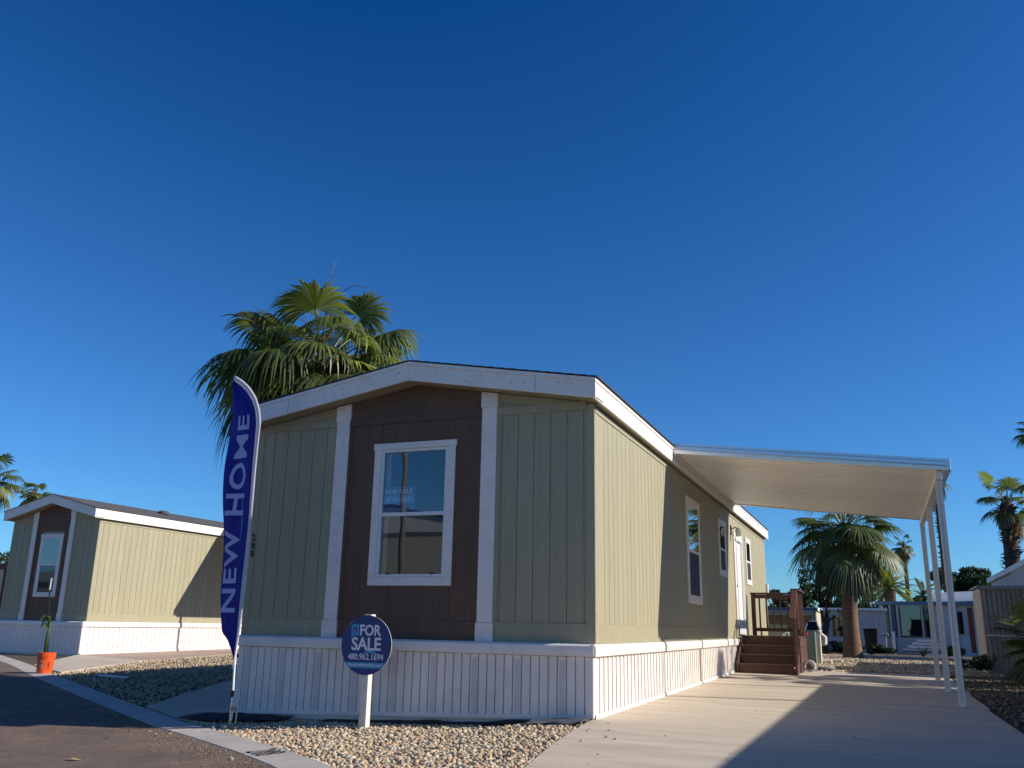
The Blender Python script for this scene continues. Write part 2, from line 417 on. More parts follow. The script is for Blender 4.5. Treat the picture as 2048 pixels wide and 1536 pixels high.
drive = bpy.data.objects.new('driveway', None); COL.objects.link(drive); drive['kind'] = 'structure'
ex = lambda y: np.interp(y, [-4.9, -3.2, -2, -1.3, -.25], [.62, .40, .20, .11, .0])   # flared left edge
rows = [(-4.9, 0.0), (0.0, 3.53), (3.53, 6.2), (6.2, 9.05), (9.05, 11.62)]
SK = .10
for a, b in rows:
    if a < 0:
        parts = [(-4.9, -3.2), (-3.2, -2), (-2, -1.3), (-1.3, -.25), (-.25, 0)]
        V = []
        for (p, q) in [(-4.9, 0.0)]:
            ysl = np.linspace(p, q, 20); Vt = []; Ft = []
            nx = 12
            for k, dz in enumerate((0, -.11)):
                for yy in ysl:
                    x0 = float(ex(yy)); x1 = 4.18
                    for i in range(nx+1):
                        x = x0+(x1-x0)*i/nx; Vt.append((x, yy, g(x, yy)+dz))
            nn = len(ysl); I = lambda j, i: j*(nx+1)+i; q0 = nn*(nx+1)
            for j in range(nn-1):
                for i in range(nx): Ft.append((I(j, i), I(j, i+1), I(j+1, i+1), I(j+1, i)))
                Ft.append((I(j, 0), I(j+1, 0), I(j+1, 0)+q0, I(j, 0)+q0)); Ft.append((I(j, nx), I(j+1, nx), I(j+1, nx)+q0, I(j, nx)+q0))
            for i in range(nx):
                Ft.append((I(0, i), I(0, i+1), I(0, i+1)+q0, I(0, i)+q0))
                Ft.append((I(nn-1, i), I(nn-1, i+1), I(nn-1, i+1)+q0, I(nn-1, i)+q0))
            MB().add(Vt, Ft).build('concrete_panel', M['concrete'], drive)
    else:
        gp = .012 if a > 0 else 0.
        sa = SK if a > 0 else 0; 
        slab('concrete_panel', [(-.25, a+gp), (4.1 if b > 4 else 4.14, a+gp+sa*4.2), (4.05, b-gp+SK*4.2), (-.25, b-gp)], M['concrete'], drive, n=(12, 8))
# walkway left of the house, slab of the second home
walk = slab('walkway', [(-6.35, .28), (-4.72, -.62), (-4.72, 4.2), (-8.0, 4.0)], M['concrete'], None, off=.0, kind='structure')
yard = bpy.data.objects.new('neighbour_driveway', None); COL.objects.link(yard); yard['kind'] = 'structure'
slab('concrete_panel', [(-13.75, 4.82), (-11.65, 3.62), (-13.4, 7.6), (-16.25, 8.25)], M['concrete'], yard, off=.004)
slab('concrete_panel', [(-16.25, 8.27), (-13.42, 7.62), (-14.9, 16), (-16.25, 16)], M['pink'], yard, off=.004)

# ------------------------------------------------------------------ gravel
rng = np.random.default_rng(7)
def ico():
    t = (1+5**.5)/2
    v = np.array([(-1,t,0),(1,t,0),(-1,-t,0),(1,-t,0),(0,-1,t),(0,1,t),(0,-1,-t),(0,1,-t),(t,0,-1),(t,0,1),(-t,0,-1),(-t,0,1)], float)
    v /= np.linalg.norm(v[0])
    f = np.array([(0,11,5),(0,5,1),(0,1,7),(0,7,10),(0,10,11),(1,5,9),(5,11,4),(11,10,2),(10,7,6),(7,1,8),(3,9,4),(3,4,2),(3,2,6),(3,6,8),(3,8,9),(4,9,5),(2,4,11),(6,2,10),(8,6,7),(9,8,1)])
    return v, f
IV, IF = ico()
def inpoly(x, y, P):
    c = np.zeros(len(x), bool); n = len(P)
    for i in range(n):
        x1, y1 = P[i]; x2, y2 = P[(i+1) % n]
        cond = ((y1 > y) != (y2 > y)) & (x < (x2-x1)*(y-y1)/((y2-y1) or 1e-9)+x1)
        c ^= cond
    return c
def stones(name, poly, count, size, matl, z0=-.03, keep=None, label_=None):
    P = np.array(poly); lo, hi = P.min(0), P.max(0); xs = []; ys = []; tot = 0
    while tot < count:
        x = rng.uniform(lo[0], hi[0], count*2); y = rng.uniform(lo[1], hi[1], count*2)
        k = inpoly(x, y, poly)
        if keep is not None: k &= ~keep(x, y)
        xs.append(x[k]); ys.append(y[k]); tot += k.sum()
    x = np.concatenate(xs)[:count]; y = np.concatenate(ys)[:count]
    s = rng.uniform(size[0], size[1], count)*.5*rng.choice([.75, 1, 1, 1.25], count)
    sh = rng.uniform(.72, 1.28, (count, 12, 1))
    V = IV[None]*sh*s[:, None, None]*np.stack([np.ones(count), rng.uniform(.6, .9, count), rng.uniform(.4, .7, count)], 1)[:, None, :]
    a = rng.uniform(0, 2*PI, count); b = rng.normal(0, .45, count)
    ca, sa, cb, sb = np.cos(a), np.sin(a), np.cos(b), np.sin(b)
    Y1 = V[..., 1]*cb[:, None]-V[..., 2]*sb[:, None]; Z1 = V[..., 1]*sb[:, None]+V[..., 2]*cb[:, None]; X1 = V[..., 0]
    X2 = X1*ca[:, None]-Y1*sa[:, None]; Y2 = X1*sa[:, None]+Y1*ca[:, None]
    zz = G(x, y)+z0+rng.uniform(-.008, .018, count)
    W = np.stack([X2+x[:, None], Y2+y[:, None], Z1+zz[:, None]], -1).reshape(-1, 3)
    Fc = (IF[None]+(np.arange(count)*12)[:, None, None]).reshape(-1, 3)
    return np_mesh(name, W, Fc, matl, kind='stuff')
def kerb_side(x, y):   # true on the road side of the kerb's inner edge
    yk = np.interp(x, kc[:, 0], kc[:, 1]); return y < yk+.235
fronty = [(-4.7, -.5), (-4.72, .05), (0, .05), (.02, -.25), (.1, -1.25), (.18, -1.95), (.38, -3.2), (.6, -4.75), (-.5, -4.3), (-4.45, -1.3), (-5.1, -.9)]
stones('front_gravel', fronty, 15500, (.028, .058), M['gravel'], keep=lambda x, y: kerb_side(x, y))
leftp = [(-12.0, 3.2), (-6.2, -.2), (-6.35, .30), (-8.05, 4.05), (-4.8, 4.25), (-4.8, 17), (-14.9, 17), (-13.4, 7.6), (-11.6, 3.6)]
stones('left_gravel', leftp, 26000, (.030, .055), M['gravel'], z0=-.02, keep=lambda x, y: kerb_side(x, y) | (inpoly(x, y, [(-6.35, .28), (-4.72, -.62), (-4.72, 4.2), (-8.0, 4.0)])))
backp = [(-1.0, 16.9), (.2, 11.75), (4.1, 12.1), (7.0, 13.2), (6.5, 26), (3.2, 27.5), (-2, 26.5)]
stones('rear_gravel', backp, 17000, (.05, .085), M['gravel'], z0=-.02)
rightp = [(4.22, -4.5), (4.08, 12.0), (5.0, 13.0), (7.6, 13.0), (7.6, -4.5)]
stones('side_gravel', rightp, 15000, (.03, .07), M['gravelbrown'], z0=-.02)
# grit and a few stray stones lying on the asphalt along the kerb
n = 1500; t = rng.uniform(0, 1, n); px = rng.uniform(-6.5, 1.5, n); kk = np.interp(px, kc[:, 0], kc[:, 1])
class _P: pass
def grit():
    count = 1300; x = rng.uniform(-6.5, 1.5, count); y = np.interp(x, kc[:, 0], kc[:, 1])-.24-np.abs(rng.normal(0, .30, count))
    s = rng.uniform(.004, .011, count); s[:14] = rng.uniform(.018, .03, 14)
    V = IV[None]*s[:, None, None]*np.array([1, .8, .6]); W = np.stack([V[..., 0]+x[:, None], V[..., 1]+y[:, None], V[..., 2]+(G(x, y)-.009)[:, None]], -1).reshape(-1, 3)
    Fc = (IF[None]+(np.arange(count)*12)[:, None, None]).reshape(-1, 3)
    np_mesh('road_grit', W, Fc, M['grit'], kind='stuff')
grit()

def litter(name, x0, x1, y0, y1, count, smin, smax, mk, dz=.004):
    x = rng.uniform(x0, x1, count); y = rng.uniform(y0, y1, count); s = rng.uniform(smin, smax, count)
    sh = rng.uniform(.7, 1.3, (count, 12, 1)); V = IV[None]*sh*s[:, None, None]*np.array([1, .8, .5])
    W = np.stack([V[..., 0]+x[:, None], V[..., 1]+y[:, None], V[..., 2]+(G(x, y)+dz)[:, None]], -1).reshape(-1, 3)
    np_mesh(name, W, (IF[None]+(np.arange(count)*12)[:, None, None]).reshape(-1, 3), M[mk], kind='stuff')
litter('driveway_grit', .5, 4.0, -4.5, 9.3, 90, .003, .009, 'grit')
litter('stray_stones', .15, .75, -4.0, -.3, 12, .009, .018, 'gravel', .008)
litter('road_pebbles', -9, 1, -6.5, 1.0, 420, .003, .009, 'grit', -.008)
# ------------------------------------------------------------------ text
def text_mesh(s, size, extrude=.002, bold=0., spacing=1.0, align='LEFT', xs=1.):
    cu = bpy.data.curves.new('txt', 'FONT'); cu.body = s; cu.size = size; cu.extrude = extrude; cu.offset = bold
    cu.space_character = spacing; cu.align_x = align; cu.resolution_u = 3; cu.fill_mode = 'BOTH'
    o = bpy.data.objects.new('txt', cu); COL.objects.link(o)
    bpy.context.view_layer.update()
    me = bpy.data.meshes.new_from_object(o.evaluated_get(bpy.context.evaluated_depsgraph_get()))
    bpy.data.objects.remove(o); bpy.data.curves.remove(cu)
    co = np.empty(len(me.vertices)*3, np.float32); me.vertices.foreach_get('co', co); co = co.reshape(-1, 3)
    co[:, 0] *= xs
    me.vertices.foreach_set('co', co.ravel())
    return me
def mesh_co(me):
    co = np.empty(len(me.vertices)*3, np.float32); me.vertices.foreach_get('co', co); return co.reshape(-1, 3)
def put_text(name, s, x, y, z, size, matl, parent, width=None, bold=0., spacing=1., ext=.0015, height=None, shear=0.):
    """text on a plane facing -y; (x, z) = centre of the word"""
    me = text_mesh(s, size, ext, bold, spacing); co = mesh_co(me)
    lo, hi = co.min(0), co.max(0); w = hi[0]-lo[0]; h = hi[1]-lo[1]
    sx = (width/w) if width else 1.; sz = (height/h) if height else (sx if width else 1.)
    u = (co[:, 0]-(lo[0]+hi[0])/2)*sx; v = (co[:, 1]-(lo[1]+hi[1])/2)*sz
    new = np.stack([x+u+shear*v, y-co[:, 2], z+v], 1).astype(np.float32)
    me.vertices.foreach_set('co', new.ravel()); me.update()
    return link(name, me, matl, parent)

# ------------------------------------------------------------------ mobile homes
def window(parent, axis, a0, a1, z0, z1, c, upper, lower, tw=.085, name='window', head=True, mid=None, frame=M['trim'], flat=False):
    """window on plane axis=c. axis 'y': wall faces -y (a along x); axis 'x': wall faces +x (a along y).
    a0..z1 = outer limits of the trim"""
    def bx(p0, p1, q0, q1, d0, d1):      # a-range, z-range, depth range outwards
        if axis == 'y': return (p0, p1, c-d1, c-d0, q0, q1)
        return (c+d0, c+d1, p0, p1, q0, q1)
    w = MB()
    w.box(*bx(a0, a0+tw, z0+tw, z1-.08, 0, .028)); w.box(*bx(a1-tw, a1, z0+tw, z1-.08, 0, .028))
    w.box(*bx(a0, a1, z0, z0+tw-.001, 0, .028)); w.box(*bx(a0-.014, a1+.014, z1-.079, z1, 0, .034))
    o = w.build(name, frame, parent, bevel=.003)
    i0, i1, j0, j1 = a0+tw+.001, a1-tw-.001, z0+tw+.001, z1-.081
    if mid is None: mid = (j0+j1)/2
    f = MB(); fw = .034; k = .030 if flat else 0
    f.box(*bx(i0, i0+fw, j0, j1, -.03+k, .018+k*.25)); f.box(*bx(i1-fw, i1, j0, j1, -.03+k, .018+k*.25))
    f.box(*bx(i0+fw, i1-fw, j0, j0+fw, -.03+k, .018+k*.25)); f.box(*bx(i0+fw, i1-fw, j1-fw, j1, -.03+k, .018+k*.25))
    f.build('frame', M['white'], o, bevel=.003)
    r = MB(); r.box(*bx(i0+fw+.001, i1-fw-.001, mid-.022, mid+.022, -.02+k*.8, .014+k*.25)); r.build('sash_rail', M['white'], o, bevel=.003)
    p = MB(); p.box(*bx(i0+fw+.002, i1-fw-.002, mid+.023, j1-fw-.001, -.016+k, -.010+k)); p.build('pane', upper, o)
    p = MB(); p.box(*bx(i0+fw+.002, i1-fw-.002, j0+fw+.001, mid-.023, -.022+k, -.016+k)); p.build('pane', lower, o)
    return o

def mobile_home(x0, W, y0, L, base, label, skirt_low, hs=1.0, front_win=None, cols=None, group=None, detail=True, ridge_h=.42):
    """x0 = east wall plane, W wide to the west, y0 = front wall plane, L long. base = height added to all z"""
    xw = x0-W; xc = x0-W/2+ .04
    root = empty('mobile_home', (x0-W/2, y0, base), label, 'mobile home', group)
    zs, zt = base+.83, base+3.49          # siding bottom, fascia bottom
    EX, EY, FH = .11, .30, .24
    slope = ridge_h/(W/2+EX)
    zu = lambda x: zt+slope*(W/2+EX-abs(x-xc)) if True else 0
    g8 = .2032
    # wall substrate
    if front_win:
        a0, a1, b0, b1 = front_win['hole']
    wl = MB()
    T = .10
    if front_win:
        wl.prism([(xw, zs), (a0, zs), (a0, zu(a0)+.02), (xw, zu(xw)+.02)], 'y', y0, y0+T)
        wl.prism([(a1, zs), (x0, zs), (x0, zu(x0)+.02), (a1, zu(a1)+.02)], 'y', y0, y0+T)
        wl.box(a0, a1, y0, y0+T, zs, b0)
        wl.prism([(a0, b1), (a1, b1), (a1, zu(a1)+.02)] + ([(xc, zu(xc)+.02)] if a0 < xc < a1 else []) + [(a0, zu(a0)+.02)], 'y', y0, y0+T)
    else:
        wl.prism([(xw, zs), (x0, zs), (x0, zu(x0)+.02), (xc, zu(xc)+.02), (xw, zu(xw)+.02)], 'y', y0, y0+T)
    fw = wl.build('front_wall', M['olive'], root)
    sw = B(x0-T, x0, y0+T+.001, y0+L, zs, zt+.02).build('side_wall', M['olive'], root)
    B(xw, xw+T, y0+T+.001, y0+L, zs, zt+.02).build('side_wall', M['olive'], root)
    MB().prism([(xw+T, zs), (x0-T, zs), (x0-T, zt+.02), (xc, zu(xc)+.02), (xw+T, zt+.02)], 'y', y0+L-T, y0+L-.002).build('rear_wall', M['olive'], root)
    B(xw+T, x0-T, y0+T+.01, y0+L-T-.01, zs-.02, zs+.02).build('floor', M['interior'], root)
    # boards --------------------------------------------------------
    th = .010; gap = .010
    cuts = cols   # ((c0l,c0r),(c1l,c1r)) x ranges of the two white columns
    (l0, l1), (r0, r1) = cuts
    zb0, zb1 = base+3.445, base+3.545       # belt
    panels = [(xw+.085, l0, 'olive', ph_from(xw+.085, l0, front_phase(root, 0, l0))), (l1, r0, 'brown', None), (r1, x0-.085, 'olive', None)]
    for pi, (p0, p1, mk, _) in enumerate(panels):
        ph = cols_phase[pi] + (x0 if front_win is None else 0)
        k0 = math.floor((p0-ph)/g8); xa = ph+k0*g8
        while xa < p1:
            b0_, b1_ = max(xa+gap/2, p0), min(xa+g8-gap/2, p1)
            if b1_-b0_ > .02:
                wins = front_win['trim'] if front_win else cols_win
                segs = [(zs, zb0)]
                if wins and b1_ > wins[0] and b0_ < wins[1]:
                    if b0_ < wins[0] < b1_ or b0_ < wins[1] < b1_: pass
                    segs = [(zs, wins[2]), (wins[3], zb0)]
                    if b0_ < wins[0]-.02 or b1_ > wins[1]+.02: segs = [(zs, zb0)] if False else segs
                for (s0, s1) in segs:
                    if wins and segs != [(zs, zb0)] and (b0_ < wins[0] or b1_ > wins[1]):
                        # boards cut by the window edge: keep the outer remainder at full height too
                        pass
                    B(b0_, b1_, y0-th, y0-.0005, s0, s1).build('siding_board', M[mk], fw)
                if len(segs) == 2:
                    if b0_ < wins[0]: B(b0_, wins[0]+.01, y0-th, y0-.0005, wins[2], wins[3]).build('siding_board', M[mk], fw)
                    if b1_ > wins[1]: B(wins[1]-.01, b1_, y0-th, y0-.0005, wins[2], wins[3]).build('siding_board', M[mk], fw)
                # above the belt, cut to the roof slope
                za, zb_ = zu(b0_)-.02, zu(b1_)-.02
                pts = [(b0_, zb1), (b1_, zb1), (b1_, max(zb_, zb1+.001))]
                if b0_ < xc < b1_: pts.append((xc, zu(xc)-.02))
                pts.append((b0_, max(za, zb1+.001)))
                if max(za, zb_) > zb1+.03:
                    MB().prism(pts, 'y', y0-th, y0-.0005).build('siding_board', M[mk], fw)
            xa += g8
    for (p0, p1, mk, _) in panels:      # belt, bottom band, frieze
        B(p0, p1, y0-.030, y0, zb0, zb1).build('belt_board', M[mk], fw, bevel=.003)
        B(p0, p1, y0-.022, y0, zs, zs+.215).build('bottom_board', M[mk], fw, bevel=.003)
        pts = [(p0, zu(p0)-.10), (p1, zu(p1)-.10), (p1, zu(p1))]
        if p0 < xc < p1: pts = [(p0, zu(p0)-.10), (xc, zu(xc)-.10), (p1, zu(p1)-.10), (p1, zu(p1)), (xc, zu(xc)), (p0, zu(p0))]
        else: pts.append((p0, zu(p0)))
        MB().prism(pts, 'y', y0-.024, y0).build('frieze_board', M[mk], fw, bevel=.003)
        for xe in ((p0, p0+.045) if mk == 'brown' or p0 > xw+.2 else None, (p1-.045, p1) if mk == 'brown' else None):
            if xe: B(xe[0], xe[1], y0-.020, y0, zs+.216, zb0-.001).build('edge_batten', M[mk], fw, bevel=.003)
    for s in ((xw-.012, xw+.085), (x0-.085, x0+.012)):     # corner boards
        B(s[0], s[1], y0-.020, y0+.0, zs, zu(s[1])-.004).build('corner_board', M['olive'], fw, bevel=.003)
    for (c0, c1) in cuts:      # white columns with cap and plinth
        k = MB(); k.box(c0, c1, y0-.035, y0, zs+.205, zu(c0)-.20).build('column', M['trim'], fw, bevel=.004)
        MB().prism([(c0-.012, zu(c0)-.199), (c1+.012, zu(c0)-.199), (c1+.012, zu(c1)-.001), (c0-.012, zu(c0)-.001)], 'y', y0-.045, y0).build('column_cap', M['trim'], fw, bevel=.004)
        B(c0-.012, c1+.012, y0-.045, y0, zs, zs+.204).build('column_plinth', M['trim'], fw, bevel=.004)
    # side boards
    wins_s = side_wins if front_win else []
    nb = int((L-.2)/g8); top = base+3.40
    nb = min(nb, 90)
    me = B(x0-.002, x0+th, .005, g8-.005, zs+.21, top).mesh('siding_board'); me.materials.append(M['olive'])
    for k in range(nb):
        ya = y0+.14+k*g8
        hit = [w for w in wins_s if ya+g8 > w[0] and ya < w[1]]
        if hit:
            w = hit[0]
            B(x0-.002, x0+th, ya+.005, ya+g8-.005, zs+.21, w[2]+.02).build('siding_board', M['olive'], sw) if w[2]+.02 > zs+.23 else None
            B(x0-.002, x0+th, ya+.005, ya+g8-.005, w[3]-.02, top).build('siding_board', M['olive'], sw)
            if ya < w[0]: B(x0-.002, x0+th, ya+.005, w[0]+.02, w[2]+.02, w[3]-.02).build('siding_board', M['olive'], sw)
            if ya+g8 > w[1]: B(x0-.002, x0+th, w[1]-.02, ya+g8-.005, w[2]+.02, w[3]-.02).build('siding_board', M['olive'], sw)
        else:
            link('siding_board', me, None, sw, (0, ya, 0))
    B(x0, x0+.014, y0+.0, y0+.135, zs, top).build('corner_board', M['olive'], sw, bevel=.003)
    ys_ = y0+.135
    if front_win:     # gaps for the door
        B(x0, x0+.014, ys_, y0+10.55, zs, zs+.209).build('bottom_board', M['olive'], sw)
        B(x0, x0+.014, y0+11.68, y0+L, zs, zs+.209).build('bottom_board', M['olive'], sw)
    else: B(x0, x0+.014, ys_, y0+L, zs, zs+.209).build('bottom_board', M['olive'], sw)
    B(x0, x0+.022, y0+.0, y0+L, top+.001, top+.062).build('frieze_board', M['olive'], sw, bevel=.003)
    # roof ------------------------------------------------------------
    roof = MB()
    yA, yB = y0-EY, y0+L+EY*.4
    prof_top = [(xw-EX, zt+FH-.005), (xc, zu(xc)+FH-.005), (x0+EX, zt+FH-.005)]
    def sl(off0, off1, ya, yb, ext=0):
        pts = [(x0+EX+ext, zt+off1-slope*ext), (xc, zu(xc)+off1), (xw-EX-ext, zt+off1-slope*ext), (xw-EX-ext, zt+off0-slope*ext), (xc, zu(xc)+off0), (x0+EX+ext, zt+off0-slope*ext)]
        return MB().prism(pts, 'y', ya, yb)
    rf = sl(.18, FH-.004, yA+.03, yB, -.031).build('roof', M['gap'], root)
    # shingle courses on both slopes: long strips, slightly lapped, cut into shingles by the material
    nc = 17
    for side in (1, -1):
        hw = (x0+EX+.03-xc) if side > 0 else (xc-(xw-EX-.03))
        for k in range(nc):
            d0 = hw*k/nc; d1 = hw*(k+1)/nc+.01
            xa, xb = xc+side*d0, xc+side*min(d1, hw+.0)
            zA = zu(xc)+FH+.010-slope*d0; zB = zu(xc)+FH+.010-slope*d1
            MB().hexa([(xa, yA-.02, zA), (xb, yA-.02, zB+.002), (xb, yB, zB+.002), (xa, yB, zA), (xa, yA-.02, zA+.006), (xb, yA-.02, zB+.013), (xb, yB, zB+.013), (xa, yB, zA+.006)]).build('shingle_course', M['shingle'], rf)
    # soffit
    so_ = sl(.015, .03, yA+.03, y0-.001).build('soffit', M['olive'], rf)
    B(x0+.001, x0+EX-.03, y0, y0+L, zt+.012, zt+.026).build('soffit', M['olive'], rf)
    B(xw-EX+.03, xw-.001, y0, y0+L, zt+.012, zt+.026).build('soffit', M['olive'], rf)
    # fascia, drip edge
    def rake(xs_, xe_, o0, o1, ya, yb, nm, mt):
        zf = lambda x: zu(x) if abs(x-xc) < W/2+EX+.001 else zt
        MB().prism([(xs_, zu(xs_)+o0), (xe_, zu(xe_)+o0), (xe_, zu(xe_)+o1), (xs_, zu(xs_)+o1)], 'y', ya, yb).build(nm, mt, rf, bevel=.003)
    rake(xc+.001, x0+EX, 0, FH-.045, yA, yA+.03, 'fascia_board', M['trim'])
    rake(xw-EX, xc-.001, 0, FH-.045, yA, yA+.03, 'fascia_board', M['trim'])
    rake(xc, x0+EX+.004, FH-.044, FH, yA-.012, yA+.03, 'drip_edge', M['trim'])
    rake(xw-EX-.004, xc, FH-.044, FH, yA-.012, yA+.03, 'drip_edge', M['trim'])
    for xx in (x0+EX, xw-EX):
        s = 1 if xx > xc else -1
        B(xx-.03 if s > 0 else xx, xx if s > 0 else xx+.03, yA+.0305, yB, zt, zt+FH-.045).build('fascia_board', M['trim'], rf, bevel=.003)
        B(xx-.03 if s > 0 else xx-.010, xx+.010 if s > 0 else xx+.03, yA+.0305, yB, zt+FH-.044, zt+FH-.002).build('drip_edge', M['trim'], rf, bevel=.003)
    # skirting: ribbed vinyl strips under a cap rail
    sk = MB(); yf = y0-.11; xs_ = x0+.015; zc = base+.70
    zl = lambda x, y: skirt_low(x, y)
    sk.box(xw+.03, x0-.03, yf+.03, yf+.05, base-.25, zc); sk.box(x0-.06, x0-.04, yf+.05, y0+L, base-.1, zc); sk.box(xw+.04, xw+.06, yf+.05, y0+L, base-.3, zc)
    sk_o = sk.build('skirting', M['vinyl'], root)
    pitch = .1033; k = 0; x = x0-.085
    while x-pitch > xw+.03:
        xa, xb = x-pitch, x
        z0_ = zl(xa, yf)-.01
        vent = (k % 5 == 2)
        mb = MB(); mb.box(xa+.006, xb-.006, yf, yf+.0295, z0_, zc-.003)
        s_ = mb.build('skirting_rib', M['vinyl'], sk_o, bevel=.004)
        if vent and detail:
            vb = MB(); nn = 46; h = (zc-z0_-.08)/nn
            for q in range(nn):
                zz = z0_+.04+q*h
                for c in range(3):
                    xx = xa+.025+c*.022+(q % 2)*.011
                    vb.add([(xx, yf-.0008, zz), (xx+.010, yf-.0008, zz+h*.35), (xx+.010, yf-.0008, zz+h*.8), (xx, yf-.0008, zz+h*.45)], [(0, 1, 2, 3)])
            vb.build('vent_slots', M['vent'], sk_o, kind='stuff')
        x -= pitch; k += 1
    y = y0+.02; k = 0
    me2 = None
    while y < y0+L-.05 and k < 200:
        wv = (.115, .055)[k % 2]
        pr = (.0, .014)[k % 2]
        if y < y0+L:
            B(x0-.04, x0+pr, y+.003, y+wv-.003, zl(x0, y)-.01, zc-.003).build('skirting_rib', M['vinyl'], sk_o)
        y += wv; k += 1
        if not detail and k > 110: break
    # corner post, cap rail, bottom channel
    B(x0-.08, x0+.02, yf-.012, yf+.028, zl(x0, yf)-.01, zc-.002).build('corner_post', M['vinyl'], sk_o, bevel=.01)
    B(x0-.02, x0+.02, yf+.029, y0+.018, zl(x0, yf)-.01, zc-.002).build('corner_post', M['vinyl'], sk_o, bevel=.01)
    cap = [(0, 0), (.030, .004), (.036, .06), (.030, .11), (.0, .13)]
    nseg = 4
    for i in range(nseg):
        a = xw-.02+(W+.05)*i/nseg; b = xw-.02+(W+.05)*(i+1)/nseg-.003
        # front cap: profile in (y,z), extruded along x
        MB().prism([(yf+.03-.0, zc)]+[(yf-.008-p[0], zc+p[1]) for p in cap]+[(y0-.001, zc+.13), (y0-.001, zc+.10)], 'x', a, b).build('cap_rail', M['vinyl'], sk_o, smooth=False)
    js = [y0-.14, y0+3.43, y0+6.12, y0+8.83, y0+12, y0+L]
    for a, b in zip(js[:-1], js[1:]):
        MB().prism([(x0-.03, zc)]+[(x0+.022+p[0]*.8, zc+p[1]*.98) for p in cap]+[(x0-.001, zc+.128)], 'y', a+.0, b-.012).build('cap_rail', M['vinyl'], sk_o)
    # bottom channel follows the ground
    for (P0, P1, ax_) in (((xw+.03, yf), (x0-.02, yf), 0), ((x0+.02, yf+.03), (x0+.02, y0+9.7 if front_win else y0+L), 1)):
        n_ = 12; V = []; F = []
        for i in range(n_+1):
            t = i/n_; px_ = P0[0]+(P1[0]-P0[0])*t; py_ = P0[1]+(P1[1]-P0[1])*t; z_ = zl(px_, py_)
            o0, o1 = ((0, -.016), (0, .0)) if ax_ == 0 else ((-.004, 0), (.012, 0))
            V += [(px_+o0[0], py_+o0[1], z_-.02), (px_+o1[0], py_+o1[1], z_-.02), (px_+o1[0], py_+o1[1], z_+.028), (px_+o0[0], py_+o0[1], z_+.028)]
        for i in range(n_):
            for q in range(4): F.append((4*i+q, 4*i+(q+1) % 4, 4*i+4+(q+1) % 4, 4*i+4+q))
        MB().add(V, F).build('bottom_channel', M['vinyl'], sk_o)
    return root, fw, sw, rf, dict(zu=zu, zs=zs, zt=zt, xc=xc)

def ph_from(*a): return None
def front_phase(*a): return None
cols_phase = [-4.417, -3.182, -.322]
cols_win = None
side_wins = [(5.18, 6.42, 1.42, 3.17), (8.46, 9.42, 2.03, 3.17), (12.35, 13.3, 2.05, 3.17), (10.42, 11.70, .83, 3.10)]
low_main = lambda x, y: g(x, y) + (.012 if y > .3 else (.0+.045*float(ss(-.3, -2.5, x)))) + (.0 if y > 0 else .0)
def low_main(x, y):
    if y > .3: return g(x, y)+.012
    # front: the skirting's lower edge, a little above the dug-out bed
    return .075+.035*x+.012
home, fwall, swall, roofm, info = mobile_home(0.0, 4.67, 0.0, 16.5, 0.0,
    'new olive green mobile home with brown centre panel, white corner columns and black number 288', low_main,
    front_win=dict(hole=(-2.80, -1.86, 1.53, 3.11), trim=(-2.86, -1.745, 1.46, 3.17)), cols=((-3.455, -3.265), (-1.40, -1.205)), group='mobile homes')

wf = window(fwall, 'y', -2.87, -1.745, 1.445, 3.19, 0.0, M['glassF'], M['glassF'], tw=.10, mid=2.30)
# room behind the front window
rm = MB()
rm.box(-3.6, -1.0, 2.2, 2.22, .86, 3.5); rm.box(-3.62, -3.6, .12, 2.2, .86, 3.5); rm.box(-1.0, -.98, .12, 2.2, .86, 3.5); rm.box(-3.6, -1.0, .12, 2.2, 3.3, 3.32)
rm.build('room', M['interior'], home)
B(-2.80, -2.70, .101, .13, 1.55, 3.1).build('window_reveal', M['curtain'], home)
for xx in (-2.62, -2.02):
    B(xx, xx+.03, -.026, -.017, 1.575, 1.595).build('sash_latch', M['black'], wf)
window(swall, 'x', 5.22, 6.40, 1.42, 3.17, 0.0, M['glassS'], M['screen'], tw=.10, mid=2.28, flat=True)
window(swall, 'x', 8.50, 9.38, 2.045, 3.17, 0.0, M['glassS'], M['screen'], tw=.09, mid=2.58, flat=True)
window(swall, 'x', 12.38, 13.27, 2.055, 3.16, 0.0, M['glassS'], M['screen'], tw=.09, mid=2.6, flat=True)
# door with white casing
dr = MB(); dr.box(.0, .035, 10.46, 10.56, .88, 3.02); dr.box(.0, .035, 11.55, 11.65, .88, 3.02); dr.box(.0, .042, 10.44, 11.67, 3.021, 3.11)
door = dr.build('door', M['trim'], swall, bevel=.004)
B(.0, .018, 10.561, 11.549, .90, 3.02).build('door_leaf', M['white'], door, bevel=.003)
for z in (1.1, 1.95): B(.0185, .026, 10.70, 11.40, z, z+.7).build('door_panel', M['white'], door, bevel=.006)
MB().tube([(.018, 10.66, 1.93), (.06, 10.66, 1.93)], .02, 8).build('door_handle', M['black'], door)
# screen door standing open against the wall beyond? kept closed: thin storm door frame
st = MB(); st.box(.05, .065, 10.57, 10.63, .92, 3.0); st.box(.05, .065, 11.47, 11.54, .92, 3.0); st.box(.05, .065, 10.63, 11.47, 2.93, 3.0); st.box(.05, .065, 10.63, 11.47, .92, 1.12)
st.build('storm_door', M['white'], door)
